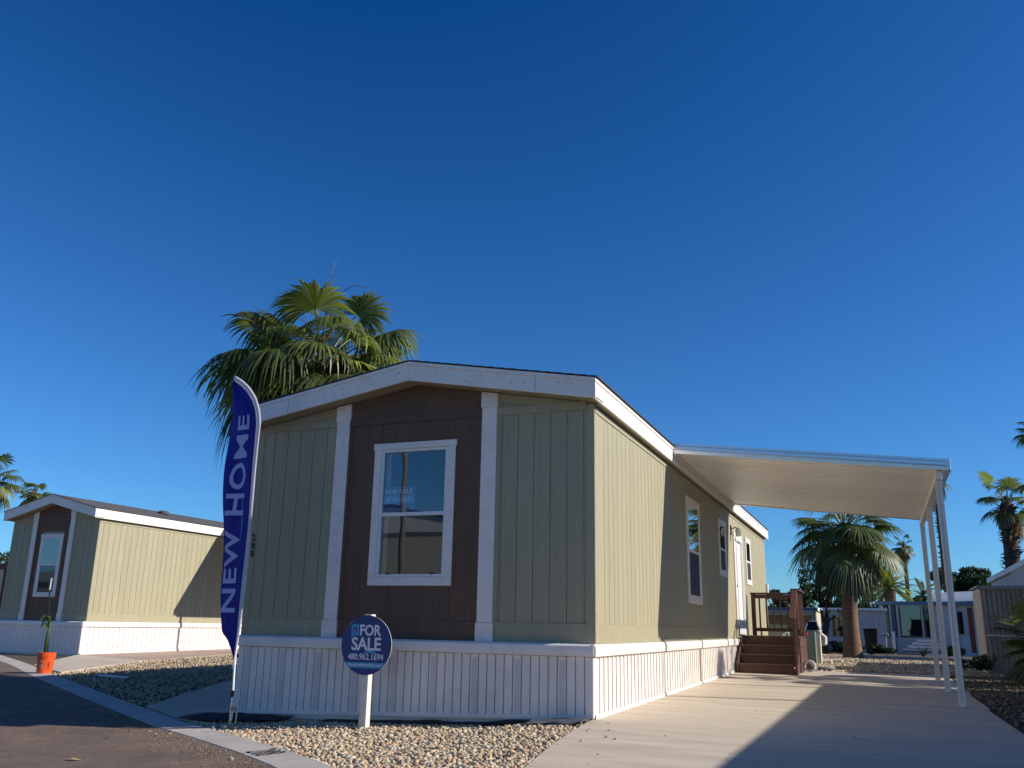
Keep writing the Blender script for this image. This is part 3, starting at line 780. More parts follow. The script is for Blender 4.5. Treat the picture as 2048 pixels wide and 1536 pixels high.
# wall lamp beside the door
lamp = MB(); lamp.box(.014, .03, 10.12, 10.22, 3.0, 3.2); lamp.tube([(.03, 10.17, 3.12), (.12, 10.17, 3.16), (.16, 10.17, 3.12)], .012, 6)
lp = lamp.build('wall_lamp', M['black'], home)
MB().lathe([(.012, .03), (.05, .0), (.06, -.06), (.055, -.14), (.035, -.16)], (.17, 10.17, 3.12), 14).build('lamp_shade', glass('lamp glass', (.5, .5, .5), .6, .6), lp, smooth=True)
# outlet box low on the wall and dryer vent, roof end meter at the back corner
B(.0145, .05, 10.28, 10.40, .86, 1.0).build('outlet_box', M['cream'], home, bevel=.004)
B(.0, .07, 16.2, 16.4, 2.0, 2.25).build('meter_box', M['white'], home, bevel=.006)
# house number, one digit above another on the corner board
for i, d in enumerate('288'):
    put_text('house_number', d, -4.617, -.0225, 2.055-i*.104, .1, M['number'], home, height=.088, width=.056, bold=.0035, shear=-.12)
# sprinkle of nail heads on the front fascia
rr = random.Random(3)
nh = MB()
for i in range(26):
    x = rr.uniform(-4.6, 0.0); z = info['zu'](x)+rr.uniform(.04, .16); nh.tube([(x, -.3015, z), (x, -.3035, z)], rr.uniform(.004, .009), 6)
nh.build('nail_head', M['vent'], roofm, kind='stuff')
for x in (-4.05, -.62): B(x, x+.004, -.302, -.299, info['zu'](x)+.005, info['zu'](x)+.19).build('fascia_joint', M['vent'], roofm)

# ---- neighbouring home on the left
xn = -16.27
cols_phase = [-3.95, -2.75, -.25]
hx0, hW, hy0 = xn, 3.15, 8.40
cols_win = (xn-2.01, xn-1.24, .08+1.46, .08+3.17)
home2, fw2, sw2, rf2, inf2 = mobile_home(hx0, hW, hy0, 17.0, .075,
    'second olive mobile home further left with brown panel, standing beyond the gravel yard', lambda x, y: g(x, y)+.02,
    cols=((xn-2.40, xn-2.24), (xn-1.03, xn-.87)), group='mobile homes', detail=False, ridge_h=.43)
window(fw2, 'y', xn-2.03, xn-1.22, 1.52, 3.19, hy0, M['glassS'], M['glassD'], tw=.085, mid=2.37, flat=True)
# roof vent cap
cp = MB(); cp.lathe([(.10, -.05), (.10, .08)], (xn-.9, 11.6, 4.0), 12); cp.lathe([(.17, .08), (.17, .15), (.12, .19), (.0, .2)], (xn-.9, 11.6, 4.0), 12)
cp.build('roof_vent', M['shingle'], rf2)

# ------------------------------------------------------------------ carport awnings
def awning(x0, ya, yb, w, zi, zo, label, ya_out=None, npost=3, group=None, detail=True, px_in=.07):
    root = empty('carport_awning', (x0+w/2, (ya+yb)/2, g(x0+w/2, (ya+yb)/2)), label, 'carport awning', group)
    yo = ya if ya_out is None else ya_out
    x1 = x0+w; sl = (zo-zi)/w
    # roof pans run out from the wall; each a shallow channel with a raised rib
    n = int(round((yb-ya)/.305)); p = (yb-ya)/n
    prof = [(0, .0), (p*.82, .0), (p*.83, .034), (p*.95, .034), (p*.96, 0), (p, 0)]
    def ramp(t): return (yo-ya)*(1-(t-ya)/(yb-ya))
    for k in range(n):
        y = ya+k*p; V = []; F = []
        for xx, zz in ((x0+.03, zi), (x1-.02, zo)):
            for q, (dy, dz) in enumerate(prof):
                V.append((xx, y+dy+(ramp(y+dy) if xx > x0+.5 else 0), zz+dz))
            for q, (dy, dz) in enumerate(prof[::-1]):
                V.append((xx, y+dy+(ramp(y+dy) if xx > x0+.5 else 0), zz+dz+.05))
        m_ = len(prof)*2
        for q in range(m_): F.append((q, (q+1) % m_, m_+(q+1) % m_, m_+q))
        F += [tuple(range(m_))[::-1], tuple(range(m_, 2*m_))]
        MB().add(V, F).build('roof_pan', M['pan'], root)
    # front fascia: two-step gutter profile along x, at ya and at yb
    for (yy, s, yyo) in ((ya, -1, yo), (yb, 1, yb)):
        pr = [(0, -.012), (.030, -.020), (.034, .030), (.022, .040), (.034, .050), (.034, .095), (.020, .105), (.020, .140), (0, .145)]
        V = []
        for xx, zz, y_ in ((x0+.0, zi, yy), (x1, zo, yyo)):
            for a, b in pr: V.append((xx, y_+s*a-s*.001, zz+b-.005))
        m_ = len(pr); F = [(q, (q+1) % m_, m_+(q+1) % m_, m_+q) for q in range(m_)]+[tuple(range(m_)), tuple(range(m_, 2*m_))]
        MB().add(V, F).build('end_fascia', M['alu'], root)
    # outer fascia
    B(x1, x1+.035, yo-.034, yb+.034, zo-.025, zo+.14).build('side_fascia', M['alu'], root, bevel=.003)
    # hanging rail on the wall
    B(x0+.001, x0+.03, ya+.002, yb-.002, zi-.06, zi+.09).build('wall_rail', M['post'], root, bevel=.003)
    # beam and posts
    bx = x1-.12
    B(bx-.04, bx+.04, yo+.06, yb-.06, zo-.135, zo-.012).build('beam', M['post'], root, bevel=.004)
    ypos = [yo+.25+i*(yb-yo-.5)/(npost-1) for i in range(npost)]
    for yp in ypos:
        z0_ = g(bx, yp); z1_ = zo-.136; h = .042
        pts = [(-h, -h), (-.016, -h), (-.016, -h+.014), (.016, -h+.014), (.016, -h), (h, -h), (h, -.016), (h-.014, -.016), (h-.014, .016), (h, .016), (h, h), (.016, h), (.016, h-.014), (-.016, h-.014), (-.016, h), (-h, h), (-h, .016), (-h+.014, .016), (-h+.014, -.016), (-h, -.016)]
        o = MB().prism([(bx+a, yp+b) for a, b in pts], 'z', z0_, z1_).build('post', M['post'], root)
        if detail:
            B(bx-.022, bx+.022, yp-h-.006, yp-h-.0005, z0_, z0_+.05).build('foot_clip', M['alu'], o)
            B(bx-.030, bx+.030, yp-h-.008, yp-h-.0005, z1_-.03, z1_+.04).build('beam_bracket', M['alu'], o)
    return root
awning(.115, 3.90, 10.05, 3.80, 3.655, 3.215, 'white carport awning with three posts over the concrete driveway', group='carport awnings')
awning(xn+.115, 13.25, 20.0, 3.35, 3.70, 3.18, 'carport awning on the far left home, mostly hidden behind the flag', ya_out=12.35, group='carport awnings', detail=False)

# ------------------------------------------------------------------ wooden porch
pz = .90; px0, px1 = .07, 1.22; py0 = 9.80; rn = .27
porch = empty('wooden_porch', (.65, 11, g(.65, 11)), 'red brown wooden porch with four steps and railing beside the house door', 'porch')
gz = .17; rh = (pz-gz)/4
for i in range(4):
    y = py0+i*rn; z = gz+rh*(i+1)
    B(px0+.03, px1-.03, y+.02, y+.045, gz+rh*i+(.0 if i else -.02), z-.038).build('riser', M['wood'], porch)
    if i < 3: B(px0, px1-.005, y-.012, y+rn+.018, z-.037, z).build('tread', M['wood'], porch, bevel=.005)
deck_y0 = py0+3*rn; deck_y1 = 12.35
nbd = 10
for i in range(nbd):
    a = deck_y0-.012+(deck_y1-deck_y0+.012)*i/nbd; b = deck_y0-.012+(deck_y1-deck_y0+.012)*(i+1)/nbd-.006
    B(px0, px1+.03, a, b, pz-.037, pz).build('deck_board', M['wood'], porch, bevel=.004)
for xx in (px0-.0, px1-.029):   # closed stringers
    V = [(xx, py0-.03, gz-.02), (xx+.028, py0-.03, gz-.02), (xx+.028, deck_y0, gz-.02), (xx, deck_y0, gz-.02), (xx, py0-.03, gz+rh*1.02), (xx+.028, py0-.03, gz+rh*1.02), (xx+.028, deck_y0, pz-.04), (xx, deck_y0, pz-.04)]
    if xx > .5: xx += .03
    MB().hexa([(v[0]+(.03 if v[0] > .5 else 0), v[1], v[2]) for v in V]).build('stringer', M['wood'], porch)
for i in range(4):               # skirt boards on the east side
    z0_ = gz-.01+i*(pz-gz-.03)/4
    B(px1+.031, px1+.055, deck_y0-.02, deck_y1, z0_+.003, z0_+(pz-gz-.03)/4-.003).build('skirt_board', M['wood'], porch, bevel=.003)
rt = 1.86
def post(x, y, z0_, z1_, s=.045): return B(x-s, x+s, y-s, y+s, z0_, z1_).build('rail_post', M['wood'], porch, bevel=.004)
post(px0+.08, deck_y1-.06, pz, rt-.04); post(px1-.02, deck_y1-.06, pz, rt-.04); post(px1+.0, deck_y0+.05, pz, rt-.02, .05)
# far rail across
B(px0+.02, px1+.05, deck_y1-.13, deck_y1+.01, rt-.039, rt).build('handrail', M['wood'], porch, bevel=.004)
B(px0+.12, px1-.06, deck_y1-.08, deck_y1-.04, rt-.13, rt-.045).build('top_rail', M['wood'], porch)
B(px0+.12, px1-.06, deck_y1-.08, deck_y1-.04, pz+.09, pz+.17).build('bottom_rail', M['wood'], porch)
for k in range(6):
    x = px0+.22+k*.155
    B(x-.019, x+.019, deck_y1-.098, deck_y1-.0805, pz+.10, rt-.05).build('baluster', M['wood'], porch)
# east rail
B(px1-.08, px1+.09, deck_y0-.02, deck_y1-.135, rt-.019, rt+.02).build('handrail', M['wood'], porch, bevel=.004)
B(px1-.02, px1+.02, deck_y0+.10, deck_y1-.11, rt-.13, rt-.022).build('top_rail', M['wood'], porch)
B(px1-.02, px1+.02, deck_y0+.10, deck_y1-.11, pz+.09, pz+.17).build('bottom_rail', M['wood'], porch)
for k in range(9):
    y = deck_y0+.2+k*.165
    B(px1+.0205, px1+.038, y-.019, y+.019, pz+.10, rt-.05).build('baluster', M['wood'], porch)
# stair rail sloping down to the newel
ya_, za_ = deck_y0-.02, rt+.0; yb_, zb_ = py0-.10, 1.24
MB().hexa([(px1-.05, yb_, zb_-.02), (px1+.06, yb_, zb_-.02), (px1+.06, ya_, za_-.04), (px1-.05, ya_, za_-.04), (px1-.05, yb_, zb_+.02), (px1+.06, yb_, zb_+.02), (px1+.06, ya_, za_), (px1-.05, ya_, za_)]).build('handrail', M['wood'], porch, bevel=.004)
B(px1+.0+.002, px1+.045, py0-.06, py0-.02, gz-.01, zb_-.02).build('rail_post', M['wood'], porch, bevel=.003)
for k in range(3):
    y = py0+.15+k*.22; zt_ = zb_+(za_-zb_)*(y-yb_)/(ya_-yb_)-.04
    B(px1+.032, px1+.05, y-.019, y+.019, gz+.18+k*.18, zt_).build('baluster', M['wood'], porch)
B(px1+.0562, px1+.11, py0+.52, py0+.60, .93, 1.05).build('rail_block', M['wood'], porch)

# ------------------------------------------------------------------ for sale sign
sx, sy = -2.36, -.70
sz0 = g(sx, sy)-.05
p = [float(a) for a in at(733, 1290, sy)]
sign = empty('for_sale_sign', (p[0], sy, sz0), 'round navy FOR SALE yard sign on a short white wooden post', 'sign')
X0 = p[0]; Zc = p[2]; R_ = .318
B(X0-.045, X0+.045, sy, sy+.09, sz0-.05, Zc+R_+.012).build('post', M['postwood'], sign, bevel=.003)
disc = MB(); nd = 64; yd = sy-.006
disc.prism([(X0+R_*math.cos(2*PI*k/nd), Zc+R_*math.sin(2*PI*k/nd)) for k in range(nd)], 'y', yd, yd+.005)
dsk = disc.build('panel', [M['blueprint']], sign)
ring = MB(); 
V = []; F = []
for k in range(nd):
    a = 2*PI*k/nd
    V += [(X0+(R_+.002)*math.cos(a), yd+.0005, Zc+(R_+.002)*math.sin(a)), (X0+(R_+.002)*math.cos(a), yd+.006, Zc+(R_+.002)*math.sin(a))]
for k in range(nd): F.append((2*k, 2*k+1, (2*k+3) % (2*nd), (2*k+2) % (2*nd)))
ring.add(V, F).build('panel_edge', M['sticker'], sign)
s = R_/.318; yt = yd-.002
put_text('lettering', 'FOR', X0+.047, yt, Zc+.158, .13, M['sticker'], sign, width=.270, height=.122, bold=.0035)
put_text('lettering', 'SALE', X0+.000, yt, Zc+.012, .13, M['sticker'], sign, width=.375, height=.142, bold=.003, spacing=.96)
put_text('lettering', '480.962.1694', X0+.0, yt, Zc-.125, .08, M['sticker'], sign, width=.450, height=.066, bold=.0008)
# cyan band clipped by the circle with web address
zb0_, zb1_ = Zc-.245, Zc-.185
hw = lambda z: math.sqrt(R_**2-(z-Zc)**2)-.003
MB().prism([(X0-hw(zb0_), zb0_), (X0+hw(zb0_), zb0_), (X0+hw(zb1_), zb1_), (X0-hw(zb1_), zb1_)], 'y', yt-.0005, yt+.0015).build('band', M['cyanprint'], sign)
put_text('lettering', 'BayshoreHomeSales.com', X0, yt-.0012, Zc-.214, .04, M['sticker'], sign, width=.42, height=.040, bold=.0003)
# tag with a little house, and the wave
tg = MB(); tx0, tx1 = X0-.200, X0-.104
tg.prism([(tx0+.012, Zc+.222), (tx0, Zc+.210), (tx0, Zc+.068), (tx0+.03, Zc+.098), (tx1, Zc+.098), (tx1, Zc+.222)], 'y', yt, yt+.0015); tg.build('logo_tag', M['cyanprint'], sign)
hx = (tx0+tx1)/2
MB().prism([(hx-.026, Zc+.132), (hx+.026, Zc+.132), (hx+.026, Zc+.168), (hx, Zc+.198), (hx-.026, Zc+.168)], 'y', yt-.0015, yt-.0002).build('logo_house', M['blueprint'], sign)
B(hx-.008, hx+.008, yt-.003, yt-.0016, Zc+.144, Zc+.160).build('logo_window', M['sticker'], sign)
wv = MB(); V = []; F = []; nw = 24
for i in range(nw+1):
    t = i/nw; x = X0-.045+.245*t; c = Zc-.082+.018*math.cos(t*2*PI*1.0-PI*.75)*(.55+.45*t); h_ = .013*math.sin(PI*t)**.7+.0005
    V += [(x, yt, c-h_), (x, yt, c+h_)]
for i in range(nw): F.append((2*i, 2*i+2, 2*i+3, 2*i+1))
wv.add(V, F).build('wave', M['cyanprint'], sign)

# poster behind the front window glass
pst = B(-2.735, -2.30, .022, .024, 2.325, 2.64).build('window_poster', mat('poster blue', (.12, .50, .80), .4, .03, 4)); tag(pst, 'small blue FOR SALE poster inside the front window of the near home', 'poster')
B(-2.728, -2.307, .020, .0215, 2.535, 2.632).build('poster_band', M['postnavy'], pst)
B(-2.728, -2.307, .020, .0215, 2.330, 2.440).build('poster_band', M['postnavy'], pst)
put_text('lettering', 'FOR SALE', -2.518, .0185, 2.585, .08, M['sticker'], pst, width=.38, height=.066, bold=.003)
put_text('lettering', '480.962.1694', -2.518, .0205, 2.487, .08, M['sticker'], pst, width=.37, height=.052, bold=.0015)
put_text('lettering', 'BayshoreHomeSales.com', -2.50, .0185, 2.36, .04, M['sticker'], pst, width=.33, height=.026, bold=.0003)

# ------------------------------------------------------------------ feather flag
fy = -1.0
def fp(u, v): return at(u, v, fy)
base_f = fp(459, 1447)
flag = empty('feather_flag', (base_f.x, fy, g(base_f.x, fy)-.05), 'tall blue feather flag reading NEW HOME on a white pole in the front gravel', 'flag')
# outline, from the foot of the sleeve up and over the tip; left = free edge, right = pole sleeve
zR = [(466, 1338), (480, 1262), (491, 1180), (499, 1100), (505, 1020), (512, 940), (518, 880), (522, 845), (520, 820), (513, 795), (500, 774), (485, 760), (470, 751)]
zL = [(465, 1312), (450, 1290), (433, 1264), (431, 1180), (433, 1100), (439, 1010), (446, 930), (455, 860), (461, 810), (464, 790), (466, 775), (467, 762), (469, 753)]
def resamp(L, n):
    P = [fp(*q) for q in L]; d = [0]
    for a, b in zip(P[:-1], P[1:]): d.append(d[-1]+(b-a).length)
    out = []
    for i in range(n):
        t = d[-1]*i/(n-1); k = max(j for j in range(len(d)) if d[j] <= t+1e-9); k = min(k, len(d)-2)
        f = (t-d[k])/max(d[k+1]-d[k], 1e-9); out.append(P[k].lerp(P[k+1], f))
    return out
zI = [(463, 1338), (467, 1312), (473, 1262), (483, 1160), (491, 1080), (497, 1020), (503, 950), (508, 890), (511, 845), (509, 820), (503, 802), (493, 784), (481, 771), (468, 763)]
zL[-2:] = [(467, 762), (467.5, 763)]
NF, NW = 90, 15
RR, LL, II = resamp(zR, NF), resamp(zL, NF), resamp(zI, NF)
def fold(u, z):      # depth ripple of the cloth
    return .10*(1-u)**1.2*(.6+.4*math.sin(z*1.1+.5)) + .028*math.sin(z*4.2+u*7)*(1-u) + .012*math.sin(u*13+z*.9)*(1-u)
SLV = .80
def cloth(i, u): return LL[i].lerp(II[i], u/SLV) if u <= SLV else II[i].lerp(RR[i], (u-SLV)/(1-SLV))
V = []; F = []; V2 = []; F2 = []
for i in range(NF):
    for j in range(NW+1):
        u = j/NW*SLV; q = cloth(i, u); V.append((q.x, q.y+fold(u, q.z), q.z))
    for j in range(5):
        u = SLV+(1-SLV)*j/4; q = cloth(i, u); b = .014*math.sin(PI*j/4)
        V2.append((q.x, q.y+fold(u, q.z)-b, q.z))
for i in range(NF-1):
    for j in range(NW): F.append((i*(NW+1)+j, i*(NW+1)+j+1, (i+1)*(NW+1)+j+1, (i+1)*(NW+1)+j))
    for j in range(4): F2.append((i*5+j, i*5+j+1, (i+1)*5+j+1, (i+1)*5+j))
M['flagblue'] = leafmat('royal blue flag cloth', (.014, .012, .36), .38, 0, .03)
M['flagwhite'] = leafmat('white flag sleeve', (.72, .72, .78), .4, 0, .03)
M['flagletter'] = leafmat('pale blue flag lettering', (.52, .58, .90), .3, 0, .02)
for mm in ('flagblue', 'flagwhite', 'flagletter'):
    for n_ in M[mm].node_tree.nodes:
        if n_.type == 'MAP_RANGE': n_.inputs[3].default_value = 1; n_.inputs[4].default_value = 1
        if n_.type == 'VECT_MATH' and n_.operation == 'MULTIPLY': n_.inputs[1].default_value = (1, 1, 1)
o = MB().add(V, F).build('banner', M['flagblue'], flag, smooth=True); md = o.modifiers.new('t', 'SOLIDIFY'); md.thickness = .0015
o = MB().add(V2, F2).build('sleeve', M['flagwhite'], flag, smooth=True); md = o.modifiers.new('t', 'SOLIDIFY'); md.thickness = .0015
# pole through the sleeve
pp = [fp(458, 1449), fp(464, 1390), fp(467, 1340)]+[LL[i].lerp(RR[i], .93) for i in range(4, NF-2, 6)]
for q in pp: q.y += .012
rad_ = [.013]*3+[.010-.006*i/(len(pp)-3) for i in range(len(pp)-3)]
MB().tube(pp, rad_, 8).build('pole', M['white'], flag, smooth=True)
MB().tube([fp(463.5, 1394), fp(465, 1381)], .017, 8).build('pole_collar', M['black'], flag)
sp = fp(470, 1446); q0 = fp(474, 1411); 
MB().tube([(sp.x, fy+.01, sp.z), (q0.x, fy+.01, q0.z)], .006, 6).build('ground_spike', M['alu'], flag)
s3 = fp(463, 1441); q3 = fp(466, 1422)
MB().tube([(s3.x-.0, fy, s3.z), (q3.x, fy, q3.z)], .005, 6).build('ground_spike', M['alu'], flag)
b3 = fp(467, 1418); B(b3.x-.035, b3.x+.035, fy-.005, fy+.022, b3.z-.022, b3.z+.022).build('spike_bracket', M['corr'], flag)
# lettering wrapped on the cloth: runs upwards, letter tops to the left
def flag_text(s, v0, v1, h0, h1, u_bot):
    """s set so that reading runs up the flag from pixel row v0 to v1"""
    me = text_mesh(s, 1.0, .002, .018, 1.08)
    import bmesh
    bm = bmesh.new(); bm.from_mesh(me)
    for _ in range(3):
        bmesh.ops.triangulate(bm, faces=bm.faces)
        bmesh.ops.subdivide_edges(bm, edges=[e for e in bm.edges if e.calc_length() > .10], cuts=1)
    bmesh.ops.triangulate(bm, faces=bm.faces)
    bm.to_mesh(me); bm.free()
    co = mesh_co(me); lo, hi = co.min(0), co.max(0)
    zb, ze = fp(470, v0).z, fp(470, v1).z
    zl = [p_.z for p_ in LL]; zr = [p_.z for p_ in RR]
    out = []
    for c in co:
        t = (c[0]-lo[0])/(hi[0]-lo[0]); z = zb+(ze-zb)*t; hh = (c[1]-lo[1])/(hi[1]-lo[1])
        xl = np.interp(z, zl, [p_.x for p_ in LL]); xr = xl+(np.interp(z, [p_.z for p_ in II], [p_.x for p_ in II])-xl)/SLV
        ub = u_bot; ut = h0+(h1-h0)*t
        u = ub+(ut-ub)*hh
        out.append((xl+(xr-xl)*u, fy+fold(u, z)-.006-(c[2]), z))
    me.vertices.foreach_set('co', np.array(out, np.float32).ravel()); me.update()
    return link('lettering', me, M['flagletter'], flag)
flag_text('NEW', 1225, 1058, .02, .10, .60)
flag_text('HOME', 1030, 832, .10, .30, .64)
# thin cyan wave beside the words
V = []; F = []
zl = [p_.z for p_ in LL]; zr = [p_.z for p_ in RR]
for i in range(25):
    t = i/24; z = fp(480, 1090).z+(fp(480, 985).z-fp(480, 1090).z)*t
    xl = np.interp(z, zl, [p_.x for p_ in LL]); xr = np.interp(z, zr, [p_.x for p_ in RR])
    for du in (-1, 1):
        u = .67+.015*math.sin(t*5)+du*.012*math.sin(PI*t)
        V.append((xl+(xr-xl)*u, fy+fold(u, z)-.004, z))
for i in range(24): F.append((2*i, 2*i+1, 2*i+3, 2*i+2))
MB().add(V, F).build('wave', M['cyanprint'], flag)

# ------------------------------------------------------------------ bucket, stake, sapling
bx, by = -11.69, 3.28; bz = g(bx, by)
bk = empty('bucket', (bx, by, bz), 'orange plastic bucket standing at the kerb of the left yard', 'bucket')
MB().lathe([(0, .005), (.130, .005), (.133, 0), (.150, .27), (.158, .275), (.158, .29), (.152, .295), (.160, .30), (.160, .365), (.155, .37), (.150, .365), (.148, .30), (.0, .30)], (bx, by, bz), 28).build('body', M['bucket'], bk, smooth=False)
MB().lathe([(0, .31), (.148, .31)], (bx, by, bz), 20).build('soil', M['soil'], bk)
def wrap_text(sx_, name, s, ang, z, w, h, matl, parent, r0=.1415, rot90=False):
    me = text_mesh(s, 1., .001, .02); co = mesh_co(me); lo, hi = co.min(0), co.max(0); out = []
    for c in co:
        a = (c[0]-lo[0])/(hi[0]-lo[0])-.5; b = (c[1]-lo[1])/(hi[1]-lo[1])-.5
        if rot90: a, b = -b, a
        zz = z+b*h; rr_ = .133+.017*zz/.27+.0025; th_ = ang+a*w/rr_
        out.append((bx+rr_*math.cos(th_), by+rr_*math.sin(th_), bz+zz))
    me.vertices.foreach_set('co', np.array(out, np.float32).ravel()); me.update(); link(name, me, matl, parent)
wrap_text(0, 'lettering', "Let's Do", rad(-72), .16, .08, .16, M['white'], bk, rot90=True)
wrap_text(0, 'lettering', "5 GAL", rad(-20), .14, .05, .14, M['black'], bk, rot90=True)
# print patch outline, dark
for (a0_, a1_, z0_, z1_) in ((rad(-100), rad(-60), .035, .245),):
    V = []; F = []
    for i in range(13):
        a = a0_+(a1_-a0_)*i/12
        for zz in (z0_, z1_): r_ = .133+.017*zz/.27+.0012; V.append((bx+r_*math.cos(a), by+r_*math.sin(a), bz+zz))
    for i in range(12): F.append((2*i, 2*i+2, 2*i+3, 2*i+1))
stake_top = at(101, 1156, by)
stk = MB().tube([(bx+.03, by+.04, bz+.02), (stake_top.x, by+.02, stake_top.z-.22)], .014, 7).build('stake', M['black'])
tag(stk, 'thin black stake with a pale tip rising out of the orange bucket', 'stake')
MB().tube([(stake_top.x, by+.02, stake_top.z-.22), (stake_top.x+.003, by+.02, stake_top.z)], .018, 7).build('tip', M['grey'], stk)
sap = empty('sapling', (bx-.02, by-.02, bz+.30), 'small green cactus like sapling tied to the stake in the bucket', 'plant')
s_top = at(96, 1232, by)
MB().tube([(bx-.02, by-.03, bz+.30), (bx-.015, by-.04, bz+.6), (bx+.02, by-.04, bz+.9), (s_top.x, by-.03, s_top.z)], [.022, .026, .016, .02], 8).build('stem', M['leaf3'], sap, smooth=True)
rs = random.Random(5)
for k in range(9):
    a = rs.uniform(0, 6.28); L_ = rs.uniform(.10, .20); c = Vector((s_top.x, by-.03, s_top.z-rs.uniform(0, .12)))
    d = Vector((math.cos(a), math.sin(a), rs.uniform(-.9, .4))); sd = Vector((-math.sin(a), math.cos(a), 0))*.035
    MB().add([c, c+d*L_*.5+sd, c+d*L_+Vector((0, 0, -.05)), c+d*L_*.5-sd, c+d*L_*.5+Vector((0, 0, .015))], [(0, 1, 4), (1, 2, 4), (2, 3, 4), (3, 0, 4)]).build('leaf', M['leaf3'], sap)
# a pale pipe lying on the gravel near the bucket
w0 = at(196, 1342, 2.9)
hp = MB().tube([(-10.35, 3.30, g(-10.35, 3.3)+.02), (-9.6, 3.22, g(-9.6, 3.2)+.02)], .018, 8).build('pipe', M['white']); tag(hp, 'short white pipe lying on the gravel right of the orange bucket', 'pipe')

# ------------------------------------------------------------------ stencilled number on the kerb
def kerb_text(s, x, h, w, matl, label_=None):
    y = float(np.interp(x, kc[:, 0], kc[:, 1])); i = int(np.argmin(np.abs(kc[:, 0]-x))); nrm = kn[i]; tng = np.array([nrm[1], -nrm[0]])
    me = text_mesh(s, 1., .0008, -.018); co = mesh_co(me); lo, hi = co.min(0), co.max(0); out = []
    for c in co:
        a = ((c[0]-lo[0])/(hi[0]-lo[0])-.5)*w; b = ((c[1]-lo[1])/(hi[1]-lo[1])-.5)*h
        p_ = np.array([x, y])+tng*a+nrm*(b+.0)
        dn = b/.18
        out.append((p_[0], p_[1], g(*p_)+.004-.006+.006*dn+.006+c[2]))
    me.vertices.foreach_set('co', np.array(out, np.float32).ravel()); me.update()
    return link('kerb_number', me, matl, kerb)
kerb_text('288', -2.28, .27, .34, M['number'])

# ------------------------------------------------------------------ landscape fabric, leaf, small stuff
def sheetmesh(name, x0, x1, y0, y1, fz, nx, ny, matl, shape=None):
    V = []; F = []
    for i in range(nx+1):
        for j in range(ny+1):
            s, t = i/nx, j/ny; x = x0+(x1-x0)*s; y = y0+(y1-y0)*t
            if shape: x, y = shape(x, y, s, t)
            V.append((x, y, fz(x, y, s, t)))
    for i in range(nx):
        for j in range(ny): F.append((i*(ny+1)+j, (i+1)*(ny+1)+j, (i+1)*(ny+1)+j+1, i*(ny+1)+j+1))
    o = MB().add(V, F).build(name, matl, smooth=True); md = o.modifiers.new('t', 'SOLIDIFY'); md.thickness = .003
    return o
def nz3(x, y, z=0, s=1): return mnoise.noise(Vector((x*s, y*s, z)))
f1 = sheetmesh('landscape_fabric', -5.15, -3.7, -.50, -.13, lambda x, y, s, t: g(x, y)+.02+.07*math.sin(PI*min(1, t*1.1))*math.sin(PI*s)**.6*(.8+.5*nz3(x, y, 0, 3))+.01*nz3(x, y, 2, 12), 46, 12, M['fabric'],
    shape=lambda x, y, s, t: (x, y-.10*(1-t)*math.sin(PI*s)))
tag(f1, 'black landscape fabric bunched against the left front corner of the skirting', 'fabric')
f2 = sheetmesh('landscape_fabric', -3.2, -.1, -.30, -.13, lambda x, y, s, t: g(x, y)+.0+.025*math.sin(PI*t)*(.7+nz3(x, y, 4, 3)), 50, 6, M['fabric'])
tag(f2, 'thin black strip of landscape fabric along the foot of the white skirting', 'fabric')
f3 = sheetmesh('landscape_fabric', -.62, .02, -.52, -.22, lambda x, y, s, t: g(x, y)+.0+.035*abs(nz3(x, y, 6, 5))+.02*math.sin(PI*t), 20, 10, mat('grey fabric', (.10, .11, .12), .6, .3, 9, .5, 30),
    shape=lambda x, y, s, t: (x, y+.10*nz3(x, y, 9, 4)))
tag(f3, 'crumpled grey flap of landscape fabric at the driveway corner of the house', 'fabric')
lx, ly = -3.75, -3.30
lf = MB().add([(lx-.09, ly, g(lx, ly)-.008), (lx, ly-.03, g(lx, ly)+.005), (lx+.10, ly+.01, g(lx, ly)-.005), (lx+.01, ly+.035, g(lx, ly)+.002), (lx, ly, g(lx, ly)+.012)], [(0, 1, 4), (1, 2, 4), (2, 3, 4), (3, 0, 4)]).build('fallen_leaf', M['dry'])
tag(lf, 'dry yellow leaf lying on the sunlit asphalt', 'leaf')

